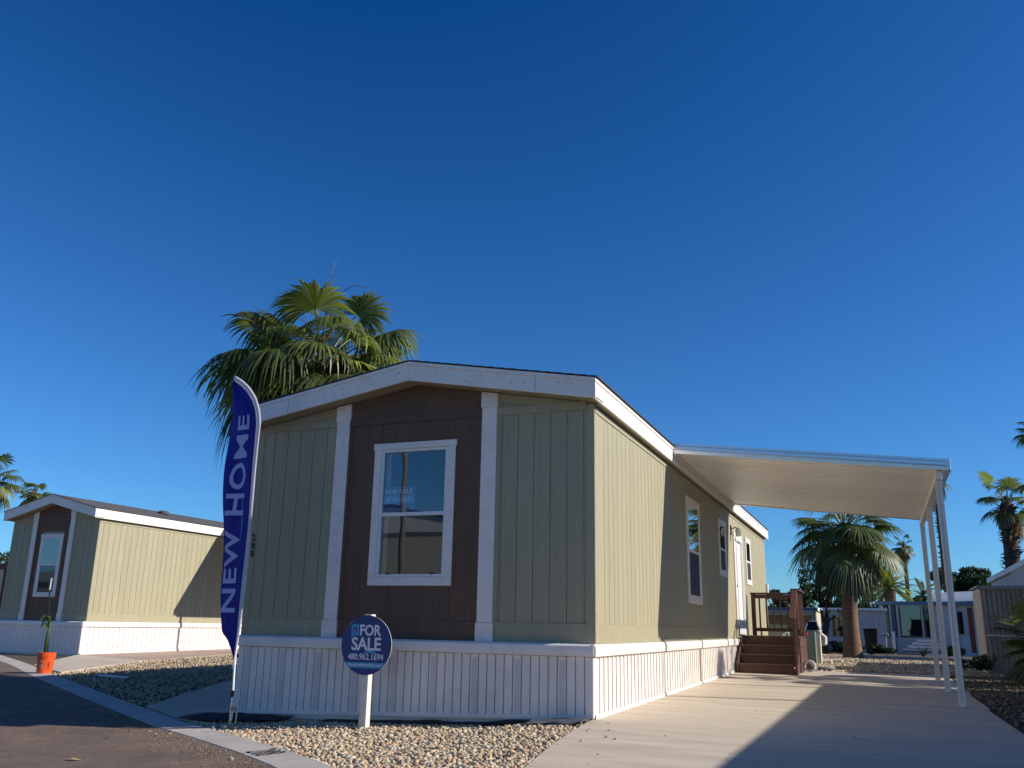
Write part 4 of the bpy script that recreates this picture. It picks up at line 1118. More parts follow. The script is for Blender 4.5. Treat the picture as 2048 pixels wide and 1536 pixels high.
# ------------------------------------------------------------------ palms
def frond_mesh(name, L, Rf, inc, seed, nseg=34, ns=6, spread=125, droop=.55, pet=True, w=1.0, curl=.12):
    """fan leaf: petiole from the origin along +x at angle inc, then a pleated fan whose tips hang"""
    r = random.Random(seed); V = []; F = []
    pts = []; p = Vector((0, 0, 0)); a = inc; n = 6
    for i in range(n+1):
        pts.append(p.copy()); p = p+Vector((math.cos(a), 0, math.sin(a)))*L/n; a -= curl*(1 if math.cos(a) > -.2 else 0)
    base = pts[-1]; d = (pts[-1]-pts[-2]).normalized(); side = Vector((0, 1, 0)); nrm = d.cross(side)
    if nrm.z < 0: nrm = -nrm
    mb = MB(); mb.tube(pts, [.022*w]*3+[.013*w]*4, 4, cap=False)
    nP = len(mb.f)
    for k in range(nseg):
        f = (k+.5)/nseg*2-1; th = rad(spread)*f; ln = Rf*(1-.28*abs(f)**2)*r.uniform(.90, 1.05)
        half = rad(spread)/nseg*1.0
        dirv = lambda t: d*math.cos(t)+side*math.sin(t)
        dm = dirv(th)
        dr_ = droop*r.uniform(.75, 1.3); tw = r.uniform(-.05, .05)
        prev = None
        for i in range(ns+1):
            s = i/ns; rr_ = ln*s
            wd = rr_*math.tan(half) if s < .58 else ln*.58*math.tan(half)*max(0., 1-(s-.58)/.42)**.8*.92
            sidek = dirv(th+PI/2)
            # cup: outer segments fold down around the petiole tip
            c = base+dm*rr_ + nrm*(-.12*Rf*abs(f)**2*s) + sidek*tw*max(0, s-.45)*ln
            drop = dr_*ln*max(0, s-.28)**2.0*1.35
            back = -dm*drop*.45 if s > .5 else Vector((0, 0, 0))
            c = c+Vector((0, 0, -drop))+Vector((back.x, back.y, 0))
            ridge = nrm*wd*.45
            row = [c-sidek*wd-ridge*.5, c+ridge*.5, c+sidek*wd-ridge*.5]
            b = len(mb.v); mb.v += [tuple(q) for q in row]
            if prev is not None:
                mb.f += [(prev, prev+1, b+1, b), (prev+1, prev+2, b+2, b+1)]; mb.mi += [0, 0]
            prev = b
    mb.mi = [1 if i < nP else 0 for i in range(len(mb.f))]
    return mb.mesh(name, smooth=True, fix=False)

def palm(x, y, zt, r0, r1, label, fr, seed, z0=None, name='fan_palm', group=None, lean=(0, 0), rings=True, bulge=None, trunkmat='trunk', boots=0, flare=1.45):
    """fr: list of (n, inc_lo, inc_hi, L, Rf, droop, matkey)"""
    r = random.Random(seed); z0 = g(x, y)-.1 if z0 is None else z0
    root = empty(name, (x, y, z0), label, 'palm tree', group)
    H = zt-z0; n = max(8, int(H/.12)) if rings else 10; pts = []; rr_ = []
    for i in range(n+1):
        t = i/n; pts.append((x+lean[0]*t, y+lean[1]*t, z0+H*t))
        rad_ = r0+(r1-r0)*t
        rad_ *= 1+(flare-1)*math.exp(-t*H/.45)
        if rings: rad_ *= 1+.018*(1 if i % 2 else -1)*r.uniform(.5, 1.3)
        if bulge: rad_ *= 1+bulge[1]*math.exp(-((z0+H*t-bulge[0])/.09)**2)
        rr_.append(rad_)
    MB().tube(pts, rr_, 20 if rings else 8).build('trunk', M[trunkmat], root, smooth=True)
    top = Vector((x+lean[0], y+lean[1], zt))
    MB().lathe([(r1*.95, -.3), (r1*.9, 0), (r1*.5, .25), (.0, .4)], top, 10).build('heart', M['trunkdark'], root)
    if boots:
        mb = MB()
        for i in range(boots):
            a = r.uniform(0, 6.28); t = r.uniform(.25, 1); c = Vector(pts[0]).lerp(Vector(pts[-1]), t); rl = r0+(r1-r0)*t
            o_ = Vector((math.cos(a), math.sin(a), 0)); sd = Vector((-o_.y, o_.x, 0)); L_ = r.uniform(.12, .3); wv_ = r.uniform(.05, .09)
            b0 = c+o_*rl*.8; tip = c+o_*(rl+L_*.7)+Vector((0, 0, L_*r.uniform(-.4, .7)))
            mb.add([b0-sd*wv_, b0+sd*wv_, tip+sd*wv_*.4, tip-sd*wv_*.4, b0+Vector((0, 0, -.08))], [(0, 1, 2, 3), (0, 4, 3), (1, 2, 4)])
        mb.build('leaf_boots', M['trunkdark'], root, kind='stuff')
    k = 0
    for (cnt, i0_, i1_, L_, Rf_, dr_, mk) in fr:
        variants = []
        nv = min(cnt, 5)
        for v in range(nv):
            inc = rad(i0_+(i1_-i0_)*(v+.5)/nv)
            me = frond_mesh('frond', L_*r.uniform(.88, 1.1), Rf_*r.uniform(.92, 1.08), inc, seed*31+k*7+v, droop=dr_*r.uniform(.85, 1.15),
                            nseg=FSEG, ns=FNS, spread=r.uniform(105, 130))
            me.materials.append(M[mk]); me.materials.append(M['petiole' if mk != 'dead' else 'dead']); variants.append(me)
        a = r.uniform(0, 6.28)
        for c in range(cnt):
            a += 2.39996+r.uniform(-.25, .25)
            v = variants[c % nv]
            off = Vector((math.cos(a), math.sin(a), 0))*r1*.55
            fo = link('frond', v, None, root, top+off+Vector((0, 0, r.uniform(-.15, .2)+(.25*math.sin(rad(i0_))))), (r.uniform(-.22, .22), r.uniform(-.06, .06), a))
            q_ = r.uniform(.78, 1.08); fo.scale = (q_, q_, q_)
        k += 1
    return root
FSEG, FNS = 38, 7
# large fan palm behind the near home
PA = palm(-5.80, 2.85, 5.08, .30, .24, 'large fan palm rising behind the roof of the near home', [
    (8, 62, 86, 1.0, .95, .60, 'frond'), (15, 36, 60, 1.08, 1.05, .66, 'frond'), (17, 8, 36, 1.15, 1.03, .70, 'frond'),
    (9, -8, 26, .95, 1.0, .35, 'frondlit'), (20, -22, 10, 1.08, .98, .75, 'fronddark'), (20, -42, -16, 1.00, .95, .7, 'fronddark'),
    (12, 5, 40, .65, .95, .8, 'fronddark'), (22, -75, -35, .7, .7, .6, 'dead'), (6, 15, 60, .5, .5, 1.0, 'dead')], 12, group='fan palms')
# flower stalks
fs = MB()
rs = random.Random(8)
for k in range(7):
    a = rs.uniform(0, 6.28); hgt = rs.uniform(1.5, 2.35) if k < 4 else rs.uniform(.8, 1.4); o_ = Vector((math.cos(a), math.sin(a), 0)); c = Vector((-5.80, 2.85, 5.05))
    sprd = .25 if k < 3 else 1.5
    pts = [c+o_*sprd*(t**2)+Vector((0, 0, hgt*math.sin(t*PI*(.5 if k < 3 else .8)))) for t in [i/8 for i in range(9)]]
    fs.tube(pts, [.014*(1-.8*i/8) for i in range(9)], 4)
fs.build('flower_stalk', M['dead'], PA)
# stout fan palm behind the awning
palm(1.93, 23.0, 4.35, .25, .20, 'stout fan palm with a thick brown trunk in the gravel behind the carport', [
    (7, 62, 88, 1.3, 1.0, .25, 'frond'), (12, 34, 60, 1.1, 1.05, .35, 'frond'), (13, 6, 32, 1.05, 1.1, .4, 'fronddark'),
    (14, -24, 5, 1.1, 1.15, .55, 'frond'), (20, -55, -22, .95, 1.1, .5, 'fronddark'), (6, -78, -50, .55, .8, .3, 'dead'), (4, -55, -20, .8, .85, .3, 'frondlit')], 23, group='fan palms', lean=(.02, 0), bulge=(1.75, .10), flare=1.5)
FSEG, FNS = 22, 5
# shaggy fan palm far right
pr = at(2023, 1140, 30.); pt_ = at(2012, 1000, 30.)
palm(pr.x, 30, pt_.z-.2, .30, .26, 'shaggy dark trunked fan palm at the right edge above the shed', [
    (6, 55, 88, .6, .75, .3, 'frond'), (7, 15, 50, .65, .75, .4, 'frond'), (5, -20, 12, .6, .7, .5, 'fronddark'), (7, -75, -50, .55, .7, .4, 'dead')], 31, group='fan palms', lean=(pt_.x-pr.x, 0), trunkmat='trunkdark', boots=260, rings=False, flare=1.0)
pe = at(2092, 885, 20.)
palm(pe.x+.1, 20, pe.z, .2, .18, 'tall fan palm mostly beyond the right edge of the view', [
    (6, 50, 88, .5, .6, .4, 'fronddark'), (8, 0, 45, .5, .6, .6, 'fronddark'), (6, -60, -5, .5, .6, .6, 'dead')], 37, group='fan palms', rings=False)
# pair beyond the left home
pl = at(68, 985, 30.)
palm(pl.x, 30, pl.z-.2, .35, .3, 'smaller fan palm just above the ridge of the far left home', [
    (7, 50, 88, .45, .62, .3, 'frond'), (10, 10, 48, .45, .65, .5, 'frond'), (9, -45, 8, .4, .65, .6, 'frondlit'), (10, -75, -40, .4, .65, .4, 'dead')], 41, group='fan palms', rings=False)
pl = at(-22, 965, 26.)
palm(pl.x, 26, pl.z, .35, .3, 'leftmost fan palm, cut by the left edge of the view', [
    (6, 50, 88, 1.0, 1.1, .4, 'frond'), (10, 10, 48, 1.0, 1.1, .6, 'frond'), (9, -35, 8, .9, 1.1, .7, 'frondlit'), (7, -75, -40, .7, .9, .4, 'dead')], 43, group='fan palms', rings=False)
# slender far palms on the right
FSEG, FNS = 14, 4
pv = at(1807, 1092, 60.)
palm(pv.x, 60, pv.z, .16, .13, 'tall slender fan palm far off between the date palm and the awning posts', [
    (6, 30, 85, .5, .6, .5, 'fronddark'), (8, -20, 25, .55, .6, .8, 'fronddark'), (8, -80, -30, .5, .6, .5, 'dead')], 47, group='fan palms', rings=False, trunkmat='bark')
pv = at(1873, 1000, 45.); pw = at(1893, 1180, 45.)
palm(pw.x, 45, pv.z+1.2, .14, .11, 'very tall thin palm trunk seen between the awning posts', [
    (6, 30, 85, .5, .6, .5, 'fronddark'), (8, -40, 25, .55, .6, .8, 'fronddark')], 53, group='fan palms', rings=False, trunkmat='trunkdark', boots=160)
# low fan palm shrub by the shed
FSEG, FNS = 30, 6
palm(5.62, 9.9, .78, .12, .12, 'low green fan palm bush in front of the corrugated shed', [
    (6, 50, 85, .4, .62, .2, 'frond'), (9, 5, 48, .42, .65, .22, 'fronddark'), (9, -25, 5, .45, .62, .35, 'fronddark'), (7, -60, -30, .35, .5, .3, 'dead')], 59, group='fan palms', rings=False)

def date_palm(x, y, zt, R_, label, seed, droop=.5, nfr=44):
    r = random.Random(seed); z0 = g(x, y)-.1
    root = empty('date_palm', (x, y, z0), label, 'palm tree', 'feather palms')
    MB().tube([(x, y, z0), (x, y, zt-.3), (x, y, zt)], [.3, .3, .42], 12).build('trunk', M['trunkdark'], root, smooth=True)
    for v in range(nfr):
        inc = rad(r.uniform(-25, 82)); a = r.uniform(0, 6.28); L_ = R_*r.uniform(.8, 1.05); mb = MB(); n = 12; p_ = Vector((0, 0, 0)); pts = []; an = inc
        for i in range(n+1): pts.append(p_.copy()); p_ = p_+Vector((math.cos(an), 0, math.sin(an)))*L_/n; an -= droop*r.uniform(.12, .22)
        mb.tube(pts, [.02*(1-.8*i/n) for i in range(n+1)], 3, cap=False)
        for i in range(1, n):
            for q in range(3):
                c = pts[i].lerp(pts[i+1], q/3); d = (pts[i+1]-pts[i]).normalized(); ll = L_*.17*math.sin(PI*min(1, (i+2)/(n+2)))
                for sd in (-1, 1):
                    t_ = c+Vector((0, sd, 0))*ll*.75+d*ll*.6+Vector((0, 0, -.12*ll)); wd = d*.035
                    mb.add([c-wd, c+wd, t_], [(0, 1, 2)])
        me = mb.mesh('frond', fix=False); me.materials.append(M[('frond', 'frond', 'fronddark', 'frondlit')[v % 4]])
        link('frond', me, None, root, (x, y, zt), (0, 0, a))
    return root
dp = at(1779, 1178, 46.); date_palm(dp.x, 46, dp.z, 2.1, 'feathery date palm rising above the pale blue home', 61)
dp = at(1846, 1192, 52.); date_palm(dp.x, 52, dp.z, 1.7, 'dark small feather palm left of the awning posts', 67, nfr=30)

# ------------------------------------------------------------------ broadleaf trees and shrubs
def leafcloud(blobs, n, size, rng_):
    """n small leaf faces spread through ellipsoid blobs [(c, r)]"""
    w = np.array([b[1][0]*b[1][1]*b[1][2] for b in blobs]); w = w/w.sum()
    idx = rng_.choice(len(blobs), n, p=w); C_ = np.array([b[0] for b in blobs])[idx]; R_ = np.array([b[1] for b in blobs])[idx]
    d = rng_.normal(size=(n, 3)); d /= np.linalg.norm(d, axis=1)[:, None]; rr_ = rng_.uniform(.35, 1, n)**.6
    P = C_+d*R_*rr_[:, None]
    a = rng_.normal(size=(n, 3)); a /= np.linalg.norm(a, axis=1)[:, None]; b = np.cross(a, rng_.normal(size=(n, 3))); b /= np.linalg.norm(b, axis=1)[:, None]
    s = rng_.uniform(.6, 1.3, n)[:, None]*size
    V = np.stack([P-a*s, P+b*s*.5, P+a*s, P-b*s*.5], 1).reshape(-1, 3)
    F = np.arange(n*4).reshape(-1, 4); return V, F
def tree(x, y, H, Wd, label, seed, mk='leaf', n=3500, size=.11, cat='tree', name='broadleaf_tree', group='trees beyond the homes', shape='round', z0=None, trunk=True):
    rg = np.random.default_rng(seed); z0 = g(x, y)-.05 if z0 is None else z0
    root = empty(name, (x, y, z0), label, cat, group)
    if shape == 'round':
        blobs = [((x+rg.uniform(-.38, .38)*Wd, y+rg.uniform(-.3, .3)*Wd, z0+H*rg.uniform(.42, .88)), (Wd*rg.uniform(.09, .17),)*2+(H*rg.uniform(.05, .10),)) for _ in range(24)]
    elif shape == 'spire':
        blobs = [((x+rg.uniform(-.1, .1)*Wd, y+rg.uniform(-.1, .1)*Wd, z0+H*t), (Wd*.5*(1.05-t)+.12,)*2+(H*.09,)) for t in np.linspace(.12, .96, 12)]
    else:
        blobs = [((x+rg.uniform(-.4, .4)*Wd, y+rg.uniform(-.3, .3)*Wd, z0+H*rg.uniform(.3, .8)), (Wd*rg.uniform(.15, .28),)*2+(H*rg.uniform(.15, .25),)) for _ in range(9)]
    if trunk:
        t = MB(); t.tube([(x, y, z0), (x+.05*Wd, y, z0+H*.3), (x, y, z0+H*.55)], [.05*H*.6, .04*H*.6, .02*H], 7)
        for b in blobs[:9]: t.tube([(x, y, z0+H*.35), tuple((np.array((x, y, z0+H*.5))+np.array(b[0]))/2), b[0]], [.02*H*.7, .012*H, .004*H], 5)
        t.build('trunk', M['bark'], root, smooth=True)
    V, F = leafcloud(blobs, n, size, rg)
    me = np_mesh('crown', V, F, M[mk], 'mesh'); link('crown', me, None, root)
    return root
def tp(u, v, Y): q = at(u, v, Y); return q
q = tp(1608, 1122, 48.); tree(q.x-.1, 48, q.z-g(q.x, 48)+.1, 1.5, 'narrow dark cypress behind the porch railing', 71, 'leaf2', 3800, .10, name='cypress', shape='spire')
q = tp(1655, 1130, 52.); tree(q.x, 52, q.z-g(q.x, 52)+.25, 3.4, 'grey green gum tree behind the tan home', 72, 'leaf', 6500, .10)
q = tp(1690, 1155, 50.); tree(q.x+.2, 50, q.z-g(q.x, 50), 2.2, 'lighter green tree beside the thick palm trunk', 73, 'leaf3', 3200, .10)
q = tp(1556, 1168, 62.); tree(q.x, 62, q.z-g(q.x, 62), 2.8, 'distant olive green tree just past the house corner', 74, 'leaf', 2600, .13)
q = tp(1912, 1112, 58.); tree(q.x, 58, q.z-g(q.x, 58), 4.4, 'big dark tree behind the awning posts', 75, 'leaf2', 6500, .13)
q = tp(1735, 1190, 44.); tree(q.x, 44, q.z-g(q.x, 44), 1.4, 'small green tree left of the pale blue home', 76, 'leaf3', 1800, .09)
q = tp(2003, 1160, 42.); tree(q.x, 42, q.z-g(q.x, 42), 2.0, 'low dark bush top showing above the shed', 77, 'leaf2', 1600, .10)
q = tp(8, 1090, 34.); tree(q.x, 34, q.z-g(q.x, 34)+.3, 2.6, 'grey green tree beyond the left home at the left edge', 78, 'leaf', 2600, .11)
q = tp(1947, 1165, 66.); tree(q.x, 66, q.z-g(q.x, 66), 2.6, 'dark round tree right of the awning posts', 79, 'leaf2', 2200, .13)
# dead tree stump with ivy branches
q = tp(1651, 1300, 28.); dt = empty('dead_tree', (q.x, 28, g(q.x, 28)), 'dark bare tree trunk standing in front of the grey home', 'tree')
top = tp(1652, 1208, 28.); z_ = g(q.x, 28)
MB().tube([(q.x-.03, 28, z_-.05), (q.x, 28, z_+.6), (top.x, 28, z_+1.3), (top.x, 28, top.z)], [.16, .13, .12, .08], 8).build('trunk', M['bark'], dt, smooth=True)
for (u, v) in ((1667, 1236), (1662, 1222), (1640, 1218)):
    e = tp(u, v, 28.); MB().tube([(q.x, 28, z_+1.15), ((q.x+e.x)/2, 28, e.z-.08), (e.x, 28, e.z)], [.07, .06, .025], 6).build('branch', M['bark'], dt, smooth=True)
rg = np.random.default_rng(5)
for (u, v, w_) in ((1682, 1240, .12), (1688, 1228, .10), (1694, 1250, .12), (1679, 1222, .08)):
    e = tp(u, v, 27.5); V, F = leafcloud([((e.x, 27.5, e.z), (w_*1.3, .1, w_))], 60, .035, rg); link('twig', np_mesh('twig', V, F, M['leaf2'], 'mesh'), None, dt)
# shrubs
def shrub(x, y, H, Wd, label, seed, mk='leaf2', n=1500, size=.05):
    return tree(x, y, H, Wd, label, seed, mk, n, size, cat='shrub', name='shrub', group='garden shrubs', shape='bush', trunk=False)
q = tp(1680, 1300, 28.5); shrub(q.x+.15, 28.5, .55, 1.3, 'dark low shrubs left of the thick palm trunk', 81)
q = tp(1752, 1300, 30.); shrub(q.x+.1, 30, .55, 1.0, 'dark shrub right of the thick palm trunk', 82)
q = tp(1905, 1290, 25.); shrub(q.x, 25, .5, .8, 'yellow green shrub between the awning posts', 83, 'leaf3')
shrub(4.75, 13.6, .5, .9, 'ragged green weed beside the pale shed wall', 84, 'leaf2', 700)
# agave like plant before the bench
q = tp(1845, 1302, 30.); ag = empty('agave', (q.x, 30, g(q.x, 30)), 'dark spiky agave in front of the white slatted steps', 'plant')
rs = random.Random(4)
for k in range(14):
    a = rs.uniform(0, 6.28); e = rs.uniform(.5, 1.3); d = Vector((math.cos(a)*math.cos(e), math.sin(a)*math.cos(e), math.sin(e))); L_ = rs.uniform(.35, .62); c = Vector((q.x, 30, g(q.x, 30))); sd = Vector((-math.sin(a), math.cos(a), 0))*.035
    MB().add([c-sd, c+sd, c+d*L_*.6+sd*.8, c+d*L_*.6-sd*.8, c+d*L_], [(0, 1, 2, 3), (3, 2, 4)]).build('leaf', M['leaf2'], ag)

# ------------------------------------------------------------------ background homes
def planks(parent, mk, axis, a0, a1, c, z0, z1, p, out, name='siding_board', maxn=60):
    n = min(maxn, int((a1-a0)/p)); p = (a1-a0)/n
    for k in range(n):
        a, b = a0+k*p+.008, a0+(k+1)*p-.008
        if axis == 'y': B(a, b, c, c+out, z0, z1).build(name, M[mk], parent)
        else: B(c, c+out, a, b, z0, z1).build(name, M[mk], parent)
# tan home with carport, just behind the porch
A = tp(1630, 1215, 30.); Bq = tp(1668, 1229, 33.)
tz = g(0, 30)
th_ = empty('mobile_home', (-2, 31, tz), 'tan mobile home with blue roof edge and open carport seen right of the porch', 'mobile home', 'mobile homes')
x1_ = A.x; zr = A.z
B(-7, x1_-.1, 33, 33.1, tz-.1, zr-.15).build('rear_wall', M['tan'], th_)
rw = B(x1_-.1, x1_, 30.2, 33.1, tz+.75, zr-.1).build('side_wall', M['tan'], th_); planks(rw, 'tan', 'x', 30.25, 33.05, x1_, zr-.75, zr-.12, .25, .02)
wdw = B(x1_, x1_+.02, 30.5, 31.1, tz+.75, zr-.78).build('window', M['glassD'], rw); B(x1_, x1_+.02, 31.6, 32.4, tz+.75, zr-.78).build('window', M['glassD'], rw)
lw = B(x1_-.02, x1_+.03, 30.15, 33.1, tz+.25, tz+.74).build('side_panel', M['tan'], th_); planks(lw, 'tan', 'x', 30.2, 33.0, x1_+.03, tz+.25, tz+.9, .3, .02)
B(-7, x1_+.06, 30.1, 30.16, zr-.13, zr).build('fascia', M['blue'], th_)
B(-7, x1_+.04, 30.17, 33.2, zr-.06, zr-.001).build('roof', M['white'], th_)
B(x1_+.045, x1_+.10, 30.1, 33.2, zr-.13, zr+.01).build('fascia', M['white'], th_)
B(x1_-.14, x1_-.06, 30.2, 30.28, tz-.05, zr-.14).build('corner_post', M['white'], th_)
B(-3, x1_-.2, 30.6, 30.66, zr-.30, zr-.22).build('awning_bar', M['white'], th_)
# cream cart parked in that carport
cx, cy_ = tp(1630, 1262, 27.).x, 27.; cz = g(cx, cy_)
ct = empty('golf_cart', (cx, cy_, cz), 'cream golf cart with a dark slanted windscreen parked behind the cabinets', 'golf cart')
MB().prism([(cx-.55, cz+.30), (cx+.35, cz+.30), (cx+.38, cz+.62), (cx+.12, cz+.86), (cx-.05, cz+.80), (cx-.2, cz+.55), (cx-.55, cz+.55)], 'y', cy_, cy_+1.1).build('body', M['cream'], ct, bevel=.03)
MB().hexa([(cx-.32, cy_-.02, cz+.86), (cx+.16, cy_-.02, cz+.86), (cx+.16, cy_+.0, cz+.86), (cx-.32, cy_+.0, cz+.86), (cx-.24, cy_+.1, cz+1.17), (cx+.06, cy_+.1, cz+1.17), (cx+.06, cy_+.12, cz+1.17), (cx-.24, cy_+.12, cz+1.17)]).build('windscreen', M['black'], ct)
fr_ = MB(); fr_.tube([(cx+.20, cy_, cz+.80), (cx+.09, cy_+.1, cz+1.19), (cx-.18, cy_+.1, cz+1.19)], .02, 6); fr_.tube([(cx-.36, cy_, cz+.85), (cx-.28, cy_+.1, cz+1.1)], .02, 6); fr_.build('frame', M['white'], ct)
for dx in (-.4, .25):
    for dy in (.08, .9): MB().tube([(cx+dx, cy_+dy, cz+.2), (cx+dx, cy_+dy+.15, cz+.2)], .2, 14).build('wheel', M['black'], ct)
# long grey home
zw = g(2, 40); gz1 = tp(1700, 1216, 40.).z
gh = empty('mobile_home', (0, 41, zw), 'long pale grey ribbed mobile home behind the thick palm trunk', 'mobile home', 'mobile homes')
gw = B(-3.5, 3.1, 40, 40.1, zw-.05, gz1-.14).build('front_wall', M['grey'], gh); planks(gw, 'grey', 'y', -3.5, 3.1, 40, zw+.35, gz1-.16, .13, -.025, maxn=55)
B(-3.5, 3.1, 40.1, 43.5, gz1-.3, gz1-.12).build('ceiling', M['grey'], gh)
B(-3.6, 3.2, 39.75, 43.6, gz1-.119, gz1).build('roof', M['white'], gh)
B(.55, 1.05, 39.93, 39.97, zw+.75, gz1-.35).build('window', M['glassD'], gh)
# pale blue home with sun room
yb = 42.0; zb = g(5, 42)
bh = empty('mobile_home', (5.5, 44, zb), 'pale blue mobile home with glazed sun room and slate blue roof edge', 'mobile home', 'mobile homes')
def P2(u, v, Y=yb): return tp(u, v, Y)
xl = P2(1762, 1215).x; zr1 = P2(1800, 1203).z
xr_ = 11.5
B(xl-.25, xr_, yb-.35, yb-.25, zr1-.17, zr1).build('fascia', M['blue'], bh)
B(xl-.25, xr_, yb-.249, yb+5.4, zr1-.12, zr1-.01).build('roof', M['white'], bh)
B(xl-.25, xl-.20, yb-.249, yb+5.4, zr1-.18, zr1-.121).build('fascia', M['white'], bh)
fwb = B(xl+.05, xr_, yb, yb+.06, zb-.2, zb+.78).build('lower_wall', M['paleblue'], bh)
swb = B(xl-.1, xl, yb, yb+5.2, zb-.2, zr1-.19).build('side_wall', M['paleblue'], bh); planks(swb, 'paleblue', 'x', yb, yb+5.2, xl-.1, zb-.1, zr1-.2, .4, -.02)
for a in (.6, 1.5): B(xl-.135, xl-.121, yb+a, yb+a+.6, zb+1.35, zb+2.1).build('window', M['glassD'], bh)
B(xl+.06, xr_, yb+2.5, yb+2.6, zb+.75, zr1-.19).build('inner_wall', M['paleblue'], bh)
def mull(u, w, mk='paleblue', z0_=.8): 
    x = P2(u, 1250).x; B(x-w/2, x+w/2, yb-.02, yb+.06, zb+z0_, zr1-.175).build('mullion', M[mk], bh)
mull(1764, .09); mull(1783, .16); mull(1788, .14, 'blue', -.2); mull(1797, .12); mull(1846, .08); mull(1862, .10); mull(1913, .16, 'blue', -.2)
def pane(u0, u1, v0, v1, mt, nm='window'):
    a, b = P2(u0, v0), P2(u1, v1); B(a.x, b.x, yb+.0, yb+.03, b.z, a.z).build(nm, M[mt], bh)
pane(1766, 1780, 1208, 1276, 'glassD'); pane(1799, 1845, 1210, 1272, 'glassS'); pane(1848, 1860, 1210, 1272, 'glassD'); 
B(P2(1866, 1250).x, xr_-.2, yb+.07, yb+.12, zb+.75, zr1-.18).build('front_wall', M['paleblue'], bh)
B(P2(1916, 1250).x, P2(1927, 1250).x, yb-.01, yb+.068, zb+1.0, zb+2.1).build('window', M['glassD'], bh)
B(P2(1938, 1250).x, P2(1948, 1250).x, yb-.01, yb+.068, zb+.1, zb+2.3).build('door', M['redwall'], bh)
# warm white metal roof piece over it
a = P2(1850, 1200, 44.); b = P2(1860, 1186, 44.)
MB().prism([(a.x, zr1+.001), (12.5, zr1+.35), (12.5, b.z+.35), (b.x+.15, b.z)], 'y', 43.8, 46).build('upper_roof', mat('warm white metal roof', (.8, .78, .74), .5, .04, 2), bh)
# slatted white steps in front
st_ = empty('slatted_steps', (P2(1830, 1290, 40.5).x, 40.5, zb), 'white slatted porch steps below the sun room glass', 'steps')
for k, (u0, u1, v) in enumerate(((1833, 1880, 1281), (1825, 1880, 1287), (1816, 1880, 1293), (1806, 1880, 1299))):
    a, b = tp(u0, v, 40.5-k*.2), tp(u1, v, 40.5-k*.2)
    B(a.x, b.x, 40.5-k*.2, 40.7-k*.2, a.z-.07, a.z+.05).build('step', M['paleblue'], st_)
    B(a.x, b.x, 40.49-k*.2, 40.7-k*.2, a.z-.11, a.z-.071).build('shadow_strip', M['black'], st_)  # solid black bar standing in for the shade under each step
# white scalloped edging
a, b = tp(1850, 1306, 33.), tp(1925, 1309, 33.)
eg = empty('garden_edging', (a.x, 33, g(a.x, 33)), 'low white scalloped edging in front of the pale blue home', 'edging')
for k in range(22):
    x = a.x+(b.x-a.x)*k/21; B(x-.025, x+.025, 33, 33.03, g(x, 33)-.02, g(x, 33)+.075).build('edging_piece', M['white'], eg)
# mailbox post
q = tp(1772, 1300, 30.); mx_ = empty('mailbox', (q.x, 30, g(q.x, 30)), 'white mailbox on a slim post before the pale blue home', 'mailbox')
q2 = tp(1768, 1270, 30.)
MB().tube([(q.x, 30, g(q.x, 30)-.05), (q2.x+.06, 30, q2.z-.03)], .028, 6).build('post', M['grey'], mx_)
B(q2.x-.10, q2.x+.16, 29.9, 30.15, q2.z-.05, q2.z+.07).build('box', M['grey'], mx_, bevel=.01)
q = tp(1787, 1275, 34.); sb = B(q.x-.07, q.x+.07, 34, 34.1, g(q.x, 34), q.z+.25).build('utility_post', M['white']); tag(sb, 'short white utility post beside the mailbox', 'post')
# black bin
q = tp(1741, 1262, 34.); z_ = g(q.x, 34)
bn = empty('wheelie_bin', (q.x, 34, z_), 'black wheeled bin beside the pale blue home', 'bin')
MB().hexa([(q.x-.22, 34, z_), (q.x+.22, 34, z_), (q.x+.22, 34.5, z_), (q.x-.22, 34.5, z_), (q.x-.3, 33.95, z_+1.0), (q.x+.3, 33.95, z_+1.0), (q.x+.3, 34.6, z_+1.0), (q.x-.3, 34.6, z_+1.0)]).build('body', M['black'], bn, bevel=.03)
B(q.x-.32, q.x+.32, 33.92, 34.64, z_+1.001, z_+1.07).build('lid', M['black'], bn, bevel=.02)
# satellite dish on a pole
q = tp(1743, 1196, 42.); sd_ = empty('satellite_dish', (q.x, 42, g(q.x, 42)), 'dark satellite dish on a pole at the corner of the pale blue home', 'satellite dish')
MB().tube([(q.x, 42, g(q.x, 42)), (q.x, 42, q.z)], .04, 6).build('pole', M['corr'], sd_)
dm = MB(); V = []; F = []; 
for i in range(5):
    for k in range(14):
        r_ = .33*i/4; a = 2*PI*k/14; V.append((q.x-.05+r_*math.cos(a), 41.95-.35*(r_**2)+r_*math.sin(a)*.25, q.z+.02+r_*math.sin(a)*.75))
for i in range(4):
    for k in range(14): F.append((i*14+k, i*14+(k+1) % 14, (i+1)*14+(k+1) % 14, (i+1)*14+k))
dm.add(V, F).build('dish', M['gap'], sd_, smooth=True)

# ------------------------------------------------------------------ corrugated shed on the right
sx0, sy0 = 5.02, 13.55; z_ = .12; zt_ = 2.06
sh = empty('corrugated_shed', (6.5, 14.5, z_), 'grey corrugated metal shed with pale plywood end wall at the right', 'shed')
B(sx0, sx0+.04, sy0+.03, sy0+1.75, z_-.02, zt_-.03).build('end_wall', M['shedside'], sh)
for k in range(4): B(sx0-.008, sx0-.0005, sy0+.05+k*.43, sy0+.05+k*.43+.41, z_, zt_-.05).build('plywood_panel', M['shedside'], sh)
ncor = 46; V = []; F = []
for i in range(ncor*4+1):
    x = sx0+.02+i*.085/4*1.15; dy = .022*math.sin(i*PI/2); 
    V += [(x, sy0+dy, z_-.02), (x, sy0+dy, zt_-.04)]
for i in range(ncor*4): F.append((2*i, 2*i+2, 2*i+3, 2*i+1))
xe = V[-1][0]
nsh = 8; per = ncor*4//nsh
